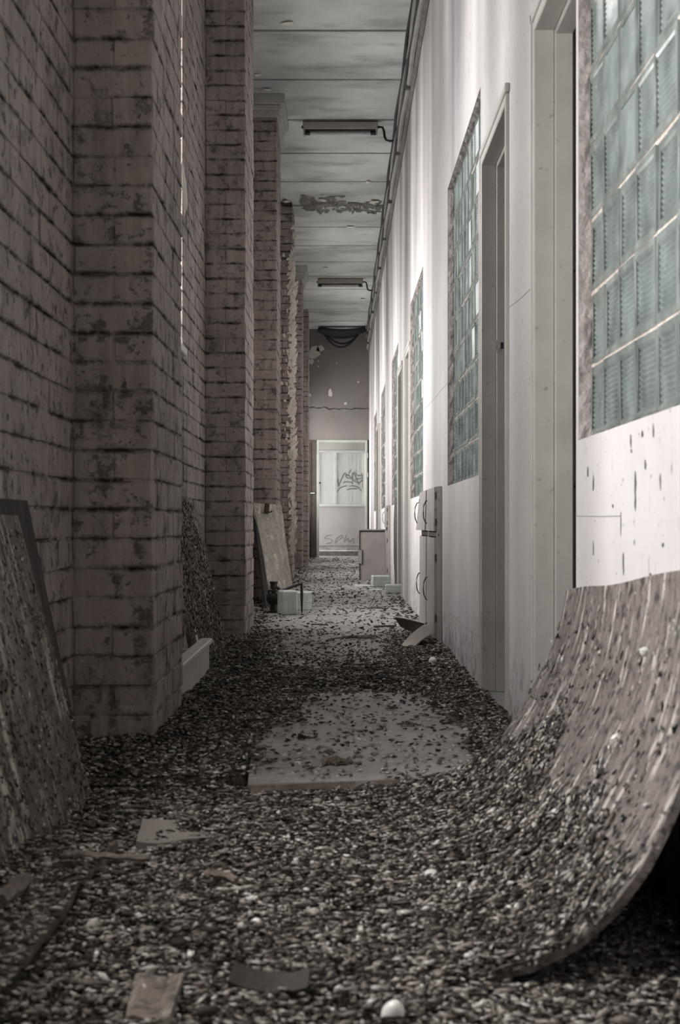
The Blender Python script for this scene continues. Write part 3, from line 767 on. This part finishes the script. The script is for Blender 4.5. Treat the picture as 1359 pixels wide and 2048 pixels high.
# loose glass blocks
def loose_block(loc, rz, lab, size, up=False):
    r = tag(empty('glass_brick', loc, rz), lab, 'glass block', 'loose glass blocks on the floor')
    sx, sy, sz = size
    MB().cbox(-sx / 2, sx / 2, -sy / 2, sy / 2, 0, sz, .008).build('glass_body', M_GLOOSE, r)
    MB().cbox(-sx / 2 - .002, sx / 2 + .002, -sy / 2 - .002, sy / 2 + .002, sz * .47, sz * .53, .002).build('seam', M_WHITE, r) if not up else MB().cbox(-sx / 2 - .002, sx / 2 + .002, -.005, .005, -.0, sz + .002, .002).build('seam', M_WHITE, r)
    n = 7
    for i in range(n):
        x = -sx / 2 + .02 + (sx - .04) * i / (n - 1)
        MB().cbox(x - .003, x + .003, -sy / 2 - .003, -sy / 2 + .002, .015, sz - .015, .001).build('rib', M_GLOOSE, r)
loose_block(P(574, 1229, 10.75) * V((1, 1, 0)) if False else V((P(574, 1229, 10.75).x, 10.8, 0)), .25, 'upright glass block beside the black valve', (.12, .19, .184), True)
loose_block(V((P(604, 1222, 11.2).x, 11.35, 0)), -.1, 'glass block behind the lever rod of the valve', (.13, .19, .15))
loose_block(V((P(761, 1174, 15.4).x, 15.5, 0)), .05, 'glass block lying before the leaning steel door', (.195, .19, .125))
loose_block(V((P(787, 1187, 14.0).x, 14.1, 0)), -.04, 'low glass block lying against the white wall', (.165, .19, .086))
# white rag or flake pile beside them
for k_, (px, py, lab) in enumerate(((728, 1173, 'larger white plaster flake near the glass block'), (752, 1181, 'smaller white plaster flake between the glass blocks'), (716, 1171, 'thin white plaster flake left of the glass block'))):
    Y = EYE * FPX / (py - HZ); c = P(px, py, Y)
    tag(MB().prism(blob(14, .09 - .02 * k_, .1 - .03 * k_), .012, Matrix.Translation((c.x, Y, .014)) @ Matrix.Rotation(-math.pi / 2, 4, 'X')).build('plaster_flake', M_WHITE), lab, 'flake', 'white plaster flakes on the floor')

# steel cabinet door leaning by the right wall
cd = tag(empty('steel_door', (P(745, 1160, 17.3).x, 17.3, 0), 0), 'mauve grey steel cabinet door standing by the white wall', 'cabinet door')
wd, hd = .335, .63
T = Matrix.Rotation(math.radians(-5), 4, 'X')
MB().cbox(-wd / 2, wd / 2, 0, .012, 0, hd, .002, 0, T).build('panel', M_MAUVE, cd)
for x0, x1 in ((-wd / 2, -wd / 2 + .012), (wd / 2 - .012, wd / 2)): MB().cbox(x0, x1, -.02, .0, 0, hd, .002, 0, T).build('edge_flange', M_RUST, cd)
MB().cbox(-wd / 2, wd / 2, -.022, .0, hd - .016, hd, .002, 0, T).build('top_flange', M_MAUVE, cd)
MB().cbox(-wd / 2, wd / 2, -.014, .0, hd - .03, hd - .016, .002, 0, T).build('seam', M_BLACK, cd)
MB().cbox(-wd / 2 - .012, -wd / 2 + .034, -.03, -.02, .2, .37, .003, 0, T).build('lock_plate', M_MAUVE, cd)
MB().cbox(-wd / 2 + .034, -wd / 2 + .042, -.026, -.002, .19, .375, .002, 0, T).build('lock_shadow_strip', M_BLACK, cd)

# bent sheet steel by the cupboards
bs = tag(empty('bent_sheet', (.42, 8.1, 0)), 'bent rusty steel sheet lying folded open below the wall cupboards', 'metal sheet')
c0 = bs.location
A = P(787, 1233, 8.75); B = P(851, 1247, 8.35); Cc = P(846, 1271, 8.35); D_ = P(800, 1253, 8.8)
MB().slab([(v_ - c0) for v_ in (D_, Cc, B, A)], .006, 6, 3, lambda u, v: .006 * math.sin(4 * u)).build('back_flap', M_RUST, bs, smooth=True)
E0 = P(800, 1293, 7.95); E1 = P(822, 1301, 7.72); E2 = P(862, 1269, 8.15); E3 = P(851, 1247, 8.35)
MB().slab([(v_ - c0) for v_ in (E0, E1, E2, E3)], .006, 3, 6, lambda u, v: .012 * math.sin(3.1 * v)).build('front_flap', M_BENT, bs, smooth=True)
MB().tube([(v_ - c0) for v_ in (A, (A + B) / 2 + V((0, 0, .004)), B)], .006, 6).build('folded_rim', M_BENT, bs)

# floor sheet: the raised lino with a cut front edge
tag(MB().slab([V((-.235, 3.57, .034)), V((.37, 3.70, .034)), V((.52, 5.6, .022)), V((-.33, 5.6, .022))], .022, 6, 10, lambda u, v: .0015 * math.sin(9 * u + 3 * v)).build('floor_sheet', M_SHEET, smooth=False), 'raised grey floor sheet with a cut front edge, strewn with flecks', 'floor sheet')
tag(MB().slab([V((-.225, 3.545, .006)), V((.36, 3.675, .006)), V((.36, 3.675, .036)), V((-.225, 3.545, .036))], .012, 8, 1, lambda u, v: .003 * math.sin(14 * u)).build('edge_batten', M_STICK), 'thin grey batten along the front edge of the floor sheet', 'batten')

# curled board climbing the right wall
CX = [-.12, .05, .12, .2, .28, .346, .398, .447, .485, .521, .546, .562, .572, .577]
CZ = [.012, .012, .014, .024, .046, .082, .131, .195, .262, .336, .40, .455, .50, .53]
def curl(x): return float(np.interp(x, CX, CZ))
def curl_pt(s, y):
    """s in 0..1 along the curve; the top edge climbs toward the camera"""
    up = .075 * (3.55 - y)
    i = s * (len(CX) - 1); a = int(min(i, len(CX) - 2)); u = i - a
    x = CX[a] * (1 - u) + CX[a + 1] * u; z = CZ[a] * (1 - u) + CZ[a + 1] * u
    top = max(0, (s - .7) / .3)
    return V((x - .004 * top * math.sin(y * 7) - .0, y, z + up * top + .004 * math.sin(7 * y + 3 * s)))
def y_edges(s): return 2.06 + .02 * math.sin(9 * s) + .10 * s * s, 3.60 - .03 * s + .012 * math.sin(14 * s)
m = MB(); NU, NV = 52, 40; F = []; Bk = []
for i in range(NU + 1):
    s = i / NU; ya, yb = y_edges(s)
    for j in range(NV + 1):
        yy = ya + (yb - ya) * j / NV
        p = curl_pt(s, yy); p2 = curl_pt(min(1, s + .01), yy); tdir = (p2 - curl_pt(max(0, s - .01), yy)).normalized()
        nrm = tdir.cross(V((0, 1, 0))) * -1
        F.append(p); Bk.append(p - V((-tdir.z, 0, tdir.x)) * .014)
N = len(F); W = NV + 1; fs = []
for i in range(NU):
    for j in range(NV):
        a = i * W + j; fs += [(a, a + 1, a + W + 1, a + W), (N + a + W, N + a + W + 1, N + a + 1, N + a)]
    fs += [(i * W, (i + 1) * W, N + (i + 1) * W, N + i * W), ((i + 1) * W + NV, i * W + NV, N + i * W + NV, N + (i + 1) * W + NV)]
for j in range(NV): fs += [(j + 1, j, N + j, N + j + 1), (NU * W + j, NU * W + j + 1, N + NU * W + j + 1, N + NU * W + j)]
m.add(F + Bk, fs)
tag(m.build('curled_board', M_CURL, smooth=True), 'large warped board curling up from the floor against the white wall', 'board')

# planks, sticks and lumps in the foreground
pk = tag(empty('rough_plank', (-.62, 2.4, 0)), 'thick rough plank half buried in debris at bottom left', 'plank')
MB().slab([V((-.25, -.75, .055)), V((.108, -.75, .055)), V((.165, .47, .05)), V((-.2, .5, .05))], .05, 8, 16, lambda u, v: .004 * math.sin(9 * u + 5 * v) * (1 if 0 < u < 1 else .5)).build('plank_body', M_WOOD, pk)
def stick(px0, py0, px1, py1, r, mat, lab, z=.03, bend=0.0, name='stick'):
    Y0 = (EYE - z) * FPX / (py0 - HZ); Y1 = (EYE - z) * FPX / (py1 - HZ)
    a, b = P(px0, py0, Y0), P(px1, py1, Y1); L = (b - a).length
    pts = [a.lerp(b, s / 8) + V((0, 0, bend * math.sin(math.pi * s / 8))) + V((0, R.uniform(-.004, .004), R.uniform(-.002, .002))) for s in range(9)]
    return tag(MB().tube(pts, [r * R.uniform(.8, 1.1) for _ in pts], 6).build(name, mat), lab, 'stick')
stick(128, 1706, 300, 1718, .007, M_STICK, 'long thin stick lying across the debris at left', .06)
stick(410, 1748, 472, 1762, .008, M_STICK, 'short curved stick in the middle of the debris', .035, .006)
stick(0, 1800, 52, 1758, .016, M_WOOD, 'thick dark stick at the left edge by the plank', .075)
stick(688, 1274, 745, 1274, .010, M_STICK, 'brown stick lying on the floor between panel and bent sheet', .012)
stick(655, 1279, 752, 1272, .006, M_WOOD, 'thin bowed twig just before the brown stick', .01, .01)
stick(747, 1253, 792, 1252, .008, M_WOOD, 'dark stick pointing at the bent steel sheet', .01)
stick(750, 1357, 797, 1362, .006, M_DARKWOOD, 'dark curved strip on the debris before the white wall', .03, .01)
stick(735, 1216, 776, 1217, .006, M_DARKWOOD, 'straight dark rod under the tangled wire', .008)
stick(622, 1249, 655, 1249, .005, M_DARKWOOD, 'short dark stick near the second pillar', .008)
stick(618, 1212, 665, 1212, .006, M_STICK, 'faint grey stick behind the glass blocks', .008)
def wire(pts, lab):
    w3 = [V(((x - 679.5) * Y / FPX, Y, z)) for x, Y, z in pts]
    tag(MB().tube(w3, .003, 5).build('tangled_wire', M_WIRE, smooth=True), lab, 'wire')
wire([(738, 11.7, .005), (745, 11.75, .05), (752, 11.8, .11), (757, 11.85, .13), (762, 11.9, .10), (764, 12, .05), (760, 12, .006), (750, 11.8, .03), (742, 11.6, .006)], 'looped thin wire standing up from the floor')
wire([(700, 12.0, .006), (708, 11.8, .03), (716, 11.5, .006), (735, 11.4, .006), (770, 11.5, .02), (778, 11.6, .005)], 'long thin wire trailing across the floor')

lump_col = M_STICK
tag(MB().slab([G(272, 1683, .036), G(440, 1680, .026), G(425, 1645, .026), G(285, 1638, .046)], .03, 8, 6, lambda u, v: .006 * math.sin(7 * u + 3) * math.sin(5 * v + 1)).build('plaster_slab', plaster('grimy_plaster', (.16, .135, .115), (.36, .32, .29), .6, False)), 'flat broken plaster slab in the debris at left', 'slab')
tag(MB().slab([G(455, 1978, .036), G(615, 1990, .034), G(620, 1965, .042), G(470, 1950, .042)], .012, 8, 6, lambda u, v: .012 * (u - .5) ** 2 * 4 + .01 * v).build('curled_tile', M_DARKWOOD, smooth=True), 'dark curled flap of lino poking out at the bottom', 'lino flap')
tag(MB().slab([G(250, 2035, .032), G(338, 2040, .040), G(368, 1950, .042), G(270, 1948, .026)], .02, 6, 6, lambda u, v: .004 * math.sin(8 * u)).build('wood_offcut', M_WOOD), 'small wooden offcut at the bottom left of centre', 'offcut')

# egg and pale pebbles
def egg(loc, r, name, mat, lab, cat, group=None, rot=(1.2, 0, .4), stretch=1.3):
    prof = [(max(.0005, r * math.sin(math.pi * t / 12) * (1 + .14 * math.cos(math.pi * t / 12))), -r * stretch * math.cos(math.pi * t / 12)) for t in range(13)]
    o = MB().lathe(prof, 16).build(name, mat, None, loc, rot, smooth=True); return tag(o, lab, cat, group)
c = G(786, 2026, .048); egg((c.x, c.y, c.z), .0155, 'bird_egg', M_EGG, 'whole white bird egg at the bottom edge of the picture', 'egg', None, (.5, .2, .2))
c = P(865, 1330, 6.9); egg((c.x, 6.9, .024), .019, 'bird_egg', M_EGG, 'round white egg on the debris beside the white wall', 'egg')
PEB = [(818, 1708, 'pale lump in the middle debris, nearest the centre line'), (862, 1760, 'largest pale lump in the debris left of the curled board'), (943, 1918, 'pale lump on the lowest near edge of the curled board'),
       (1113, 1632, 'pale lump in the heap on the curled board, below the dark clod'), (943, 1680, 'pale lump right of centre at the foot of the curled board'), (985, 1475, 'pale lump at the far edge of the curled board'),
       (890, 1555, 'pale lump at the right end of the grey batten'), (728, 1842, 'pale lump in the centre of the lower foreground'), (455, 1655, 'pale lump right of the plaster slab'),
       (497, 1735, 'pale lump just above the short curved stick'), (320, 1905, 'pale lump between plank and wooden offcut'), (680, 1560, 'pale lump on the floor sheet beside the dark clod'),
       (1230, 1480, 'pale lump on the bare face of the curled board, lower one'), (1290, 1310, 'pale lump high on the bare face of the curled board'), (820, 1330, 'pale lump beside the round white egg'), (640, 1980, 'pale lump right of the dark lino flap')]

# ------------------------------------------------------------------ debris (nobody could count it)
SN = [NR.uniform(0, 6.28, 6) for _ in range(3)]
def wob(x, y):
    return (np.sin(3.1 * x + 2.3 * y + SN[0][0]) + np.sin(5.7 * x - 4.1 * y + SN[0][1]) + np.sin(9.3 * x + 7.9 * y + SN[0][2]) * .7 + np.sin(17 * x - 15 * y + SN[0][3]) * .5) / 3.2
def sheet_z(x, y):
    z = np.interp(x, CX, CZ); s = np.interp(x, CX, np.linspace(0, 1, len(CX)))
    return np.where((y > 2.05) & (y < 3.6) & (x > .05), z + np.maximum(0, (s - .7) / .3) * .075 * (3.55 - y), 0)
def limit(x, y):
    """how far up the curled board the debris is heaped"""
    return .13 + .05 * wob(x * 2, y * 2) + .15 * np.exp(-((y - 3.1) / .14) ** 2) + .05 * np.exp(-((y - 2.6) / .2) ** 2)
def dens(x, y):
    n = wob(x, y)
    d = np.where(y < 3.62 + .02 * n, 1.0, 0.0)
    front = 3.55 + (x + .235) * .21
    d = np.where((x > -.22) & (x < .36) & (y > front - .012), np.where(y < 3.75, .05, d), d)
    mid = (y >= 3.62) & (y < 5.35)
    left = -.235 + .0 * y + .08 * n + np.clip((y - 4.3) * .14, 0, .3)
    right = np.where((y > 3.95), .40 - .05 * n - .04 * np.clip(y - 4.3, 0, 1), .9)
    n2 = wob(x * 3.3 + 1, y * 3.3)
    d = np.where(mid, np.clip(np.maximum((left + .05 * n2 - x) / .07 + .45, (x - right + .05 * n2) / .06 + .45), .055, .97), d)
    b2 = (y >= 5.35) & (y < 7.3)
    d = np.where(b2, np.clip(.50 + .28 * n + .25 * n2 + .9 * np.clip(np.abs(x + .05) - .15, 0, .5) - .12 * (y - 5.9), .10, 1), d)
    gap = (y >= 5.35) & (y < 5.95) & (np.abs(x - .06 - .1 * n) < .26 * (5.95 - y) / .6 + .03 * n2)
    d = np.where(gap, .1, d)
    b3 = (y >= 7.3) & (y < 9.2)
    side = np.maximum(np.clip((-.30 - x) * 6, 0, 1), np.clip((x - .22) * 6, 0, 1))
    t = np.clip((y - 7.2) / .7, 0, 1)
    d = np.where(b3, np.clip(.34 * (1 - t) ** 2 + .05 + .10 * n2 + .04 * n + side * (.75 - .3 * t - .25 * np.clip(y - 8.1, 0, 1)), .025, 1), d)
    far = y >= 9.2
    side2 = np.maximum(np.clip((-.42 - x) * 7, 0, 1), np.clip((x - .42) * 7, 0, 1))
    d = np.where(far, np.clip(.16 + .12 * n + .1 * n2 + side2 * .8 * np.exp(-(y - 9.2) / 9), .04, 1), d)
    return d
def bed_h(x, y):
    d = dens(x, y); n = wob(x * 3, y * 3)
    return np.where(d > .5, .010 + .008 * n + np.where(y < 3.6, .008, 0) - np.where((y > 3.3) & (y < 3.7), .012, 0), -.02)

PAL = np.array([(.025, .020, .017), (.05, .042, .035), (.11, .092, .078), (.22, .19, .165), (.36, .325, .29), (.55, .52, .48), (.74, .73, .71)])
def chips(name, pos, nrm, size, label, pal_w, flat=.45, parent=None, elong=1.6):
    n = len(pos); k = 5
    r = size * NR.uniform(.55, 1.25, n)
    yaw = NR.uniform(0, 2 * np.pi, n); tilt = NR.normal(0, .5, n); tdir = NR.uniform(0, 2 * np.pi, n)
    el = NR.uniform(1.0, elong, n)
    loc = np.zeros((n, k + 2, 3))
    for i in range(k):
        a = 2 * np.pi * i / k + NR.uniform(-.35, .35, n); rr = r * NR.uniform(.65, 1.25, n)
        loc[:, i, 0] = rr * np.cos(a) * el; loc[:, i, 1] = rr * np.sin(a) / np.sqrt(el); loc[:, i, 2] = r * flat * NR.uniform(-.5, .6, n)
    loc[:, k, 2] = r * flat * NR.uniform(.5, 1.2, n); loc[:, k + 1, 2] = -r * flat * .8
    ct, st = np.cos(tilt)[:, None], np.sin(tilt)[:, None]
    y2 = loc[:, :, 1] * ct - loc[:, :, 2] * st; z2 = loc[:, :, 1] * st + loc[:, :, 2] * ct
    cy_, sy_ = np.cos(yaw)[:, None], np.sin(yaw)[:, None]
    x3 = loc[:, :, 0] * cy_ - y2 * sy_; y3 = loc[:, :, 0] * sy_ + y2 * cy_
    if nrm is None:
        out = np.stack([x3, y3, z2], -1)
    else:
        nx = nrm; tx = np.stack([nx[:, 2], np.zeros(n), -nx[:, 0]], -1); ty = np.cross(nx, tx)
        out = x3[..., None] * tx[:, None] + y3[..., None] * ty[:, None] + z2[..., None] * nx[:, None]
    out += pos[:, None, :]
    tri = []
    for i in range(k): tri += [(i, (i + 1) % k, k), ((i + 1) % k, i, k + 1)]
    tri = np.array(tri)
    faces = (tri[None] + (np.arange(n) * (k + 2))[:, None, None]).reshape(-1, 3)
    me = bpy.data.meshes.new(name)
    nv, nf = n * (k + 2), len(faces)
    me.vertices.add(nv); me.vertices.foreach_set('co', out.reshape(-1).astype(np.float32))
    me.loops.add(nf * 3); me.loops.foreach_set('vertex_index', faces.reshape(-1).astype(np.int32))
    me.polygons.add(nf); me.polygons.foreach_set('loop_start', (np.arange(nf) * 3).astype(np.int32)); me.polygons.foreach_set('loop_total', np.full(nf, 3, np.int32))
    me.update(calc_edges=True)
    pw_ = np.array(pal_w, float); pw_ /= pw_.sum()
    col = PAL[NR.choice(len(PAL), n, p=pw_)] * NR.uniform(.75, 1.25, (n, 1)) * (1 + .45 * wob(pos[:, 0] * 5, pos[:, 1] * 5))[:, None]
    ca = me.color_attributes.new('Col', 'FLOAT_COLOR', 'POINT')
    full = np.ones((n, k + 2, 4), np.float32); full[:, :, :3] = col[:, None, :]
    ca.data.foreach_set('color', full.reshape(-1))
    o = link(name, me, M_CHIP, parent)
    return tag(o, label, 'debris' if label else None, None, 'stuff')

def scatter(n, y0, y1, x0=-.825, x1=.585):
    x = NR.uniform(x0, x1, n); y = NR.uniform(y0, y1, n); keep = NR.uniform(0, 1, n) < dens(x, y)
    x, y = x[keep], y[keep]
    # nothing inside the pillars
    ins = np.zeros(len(x), bool)
    for p in PILLAR_Y: ins |= (x < XP + .005) & (y > p - .005) & (y < p + PL + .005)
    return x[~ins], y[~ins]
WN = [1.9, 1.6, 1.3, 1.5, 2.1, 1.5, .3]
# foreground
x, y = scatter(66000, 1.45, 3.64)
sz_ = sheet_z(x, y)
on = (sz_ > 0)
ok = (~on) | (NR.uniform(0, 1, len(x)) < 1 / (1 + np.exp(-(limit(x, y) - sz_) / .018))) | ((NR.uniform(0, 1, len(x)) < .05) & (sz_ < .46))
x, y, sz_ = x[ok], y[ok], sz_[ok]; on = sz_ > 0
z = np.where(on, sz_ + .006, np.maximum(bed_h(x, y), 0) + .004) + NR.uniform(-.003, .010, len(x)) + np.maximum(0, wob(x * 4.3 + 2, y * 4.3)) * .012
onp = (x > -.88) & (x < -.465) & (y < 2.88); z = np.where(onp, np.where(NR.uniform(0, 1, len(x)) < .6, .058, .01), z)
sl = np.gradient(np.interp(np.linspace(-1, 1, 2001), CX, CZ), .001); sl = np.interp(x, np.linspace(-1, 1, 2001), sl) * on
nn = np.stack([-sl, np.zeros_like(sl), np.ones_like(sl)], -1); nn /= np.linalg.norm(nn, axis=1)[:, None]
pos = np.stack([x, y, z], -1) + nn * 0
chips('foreground_debris', pos, nn, .0060, 'thick carpet of dried droppings and chips across the foreground floor', WN, .45, None, 2.4)
kk = NR.choice(len(x), 4000, replace=False)
chips('coarse_debris', pos[kk] + np.array([0, 0, .006]), nn[kk], .0088, 'larger curled flakes lying on top of the foreground debris', [1.4, 1, 1, 1.4, 2.2, 1.6, .4], .28, None, 2.8)
# heap under the curled board, in the dark
n = 5000; x = NR.uniform(.12, .6, n); y = NR.uniform(1.6, 2.9, n)
chips('hidden_debris', np.stack([x, y, np.full(n, .006) + NR.uniform(0, .006, n)], -1), None, .0062, 'dim debris on the floor beneath the curled board', WN, .5)
# middle
x, y = scatter(60000, 3.62, 9.2)
on_s = (y < 5.6) & (x > -.3) & (x < .5)
z = np.maximum(bed_h(x, y), 0) + NR.uniform(0, .008, len(x)) + np.where(on_s, np.where(x < .4, .036, .03) - .006 * (y - 3.6), np.where(y < 5.6, .016, .003))
chips('middle_debris', np.stack([x, y, z], -1), None, .0085, 'bands of dark chips and droppings across the middle floor', [1.3, 1.6, 1.6, 1.7, 1.6, .9, .16], .5)
x, y = scatter(17000, 9.2, 28.7)
chips('distant_debris', np.stack([x, y, NR.uniform(.002, .008, len(x))], -1), None, .013, 'scattered chips on the far floor', [2.2, 2.2, 1.6, 1, .7, .5, .25], .35)
# pale flat flecks on the bare floor
x = NR.uniform(-.5, .55, 2600); y = 3.7 + 22 * NR.uniform(0, 1, 2600) ** 1.5
chips('pale_flecks', np.stack([x, y, np.where((y < 5.6), .037 - .006 * (y - 3.6), .003)], -1), None, .010, 'flat pale paint flecks on the bare floor', [0, 0, 0, .2, 1, 1.4, .8], .08)
# bed under the chips
gx = np.arange(-.84, .60, .02); gy = np.arange(1.4, 9.2, .02)
XX, YY = np.meshgrid(gx, gy); S = sheet_z(XX, YY)
ZZ = bed_h(XX, YY) + NR.uniform(-.003, .003, XX.shape) + np.where((YY > 3.6) & (YY < 5.6), .014, 0)
ZZ = np.where(S > 0, np.minimum(S + .006, S + .02 * (limit(XX, YY) - S) / .1), ZZ)
nx_, ny_ = len(gx), len(gy)
me = bpy.data.meshes.new('debris_bed')
idx = np.arange(nx_ * ny_).reshape(ny_, nx_)
qd = np.stack([idx[:-1, :-1], idx[:-1, 1:], idx[1:, 1:], idx[1:, :-1]], -1).reshape(-1, 4)
jx = NR.uniform(-.006, .006, XX.shape)
keep = np.ones(len(qd), bool)
cxm = XX[:-1, :-1].reshape(-1); cym = YY[:-1, :-1].reshape(-1)
for p in PILLAR_Y: keep &= ~((cxm < XP) & (cym > p) & (cym < p + PL))
Sm = S[:-1, :-1].reshape(-1); keep &= ~((cxm > .02) & (cym > 1.98) & (cym < 3.66))
me.from_pydata(np.stack([XX + jx, YY, ZZ], -1).reshape(-1, 3).tolist(), [], qd[keep].tolist()); me.update()
tag(link('debris_bed', me, M_BED), 'dark compacted dirt under the debris', 'dirt', None, 'stuff')

def board_chips(ob, quad, n, size, lab):
    bl, br, tr_, tl = [np.array(v_) for v_ in quad]
    u = NR.uniform(.01, .99, n)[:, None]; v = (NR.uniform(0, 1, n) ** 1.3)[:, None]
    pos = (bl * (1 - u) + br * u) * (1 - v) + (tl * (1 - u) + tr_ * u) * v
    nr = np.cross(br - bl, tl - bl); nr /= np.linalg.norm(nr)
    chips('droppings', pos + nr * .004, np.repeat(nr[None], n, 0), size, None, [1.6, 1.2, 1, 1.2, 1.6, 1, .1], .5, ob, 2.2)
board_chips(bpy.data.objects['leaning_board'], [V((-.632, 1.75, .0)), V((-.607, 3.5, .0)), V((-.80, 3.47, .72)), V((-.81, 1.75, .72))], 2600, .0045, '')
board_chips(bpy.data.objects['leaning_board.002'], [P(396, 1347, 6.52), P(455, 1312, 7.42), V((-.775, 7.5, .815)), V((-.826, 6.45, .83))], 3600, .006, '')
# pale pebbles: lumps lying on the debris
ico = None
def pebble(px, py, r, lab):
    # meet the sight line with the debris surface
    Y = 1.5
    while Y < 9:
        q_ = P(px, py, Y)
        h = max(float(sheet_z(np.array([q_.x]), np.array([Y]))[0]), .012)
        if q_.z < h: break
        Y += .004
    prof = [(max(.0004, r * math.sin(math.pi * t / 8) * R.uniform(.85, 1.1)), -r * .7 * math.cos(math.pi * t / 8)) for t in range(9)]
    o = MB().lathe(prof, 10).build('pale_pebble', M_WHITE, None, (q_.x, Y, h + r * .45), (R.uniform(-.6, .6), R.uniform(-.6, .6), R.uniform(0, 6)), smooth=True)
    return tag(o, lab, 'pebble', 'pale lumps in the debris')
for px, py, lab in PEB: pebble(px, py, (.016 if 'largest' in lab else R.uniform(.009, .012)), lab)
# dark clods
for k_, (px, py, r, lab) in enumerate(((672, 1552, .035, 'dark clod of droppings on the floor sheet near its front edge'), (490, 1425, .06, 'brown mossy mound in the dark debris at left'), (783, 1436, .02, 'single dark clod in the middle of the floor sheet'), (655, 1530, .018, 'small dark crumb beside the clod on the floor sheet'), (700, 1395, .03, 'dark crumb heap at the top of the bare floor patch'), (815, 1470, .022, 'dark clod on the right of the floor sheet'), (1160, 1440, .03, 'dark clod clinging to the curled board'))):
    Y = EYE * FPX / (py - HZ) if k_ != 6 else 3.12
    c_ = P(px, py, Y); n = 60 if k_ != 2 else 20
    m = MB()
    for t in range(n):
        a = R.uniform(0, 6.28); d = r * abs(R.gauss(0, .55)); s_ = r * R.uniform(.15, .3)
        zz = max(.0, r * .45 * (1 - d / r)) * R.uniform(.2, 1)
        M = Matrix.Translation((d * math.cos(a) * 1.3, d * math.sin(a), zz)) @ Matrix.Rotation(R.uniform(0, 3), 4, V((R.random(), R.random(), R.random() + .1)).normalized())
        m.cbox(-s_, s_, -s_ * .6, s_ * .6, -s_ * .4, s_ * .4, s_ * .2, s_ * .08, M)
    o = m.build('dirt_clod', M_MUD, None, (c_.x, Y, (.036 if k_ in (0, 2, 3, 5) else .02 if k_ != 6 else c_.z)), None); tag(o, lab, 'clod', 'dark clods on the floor', 'stuff')
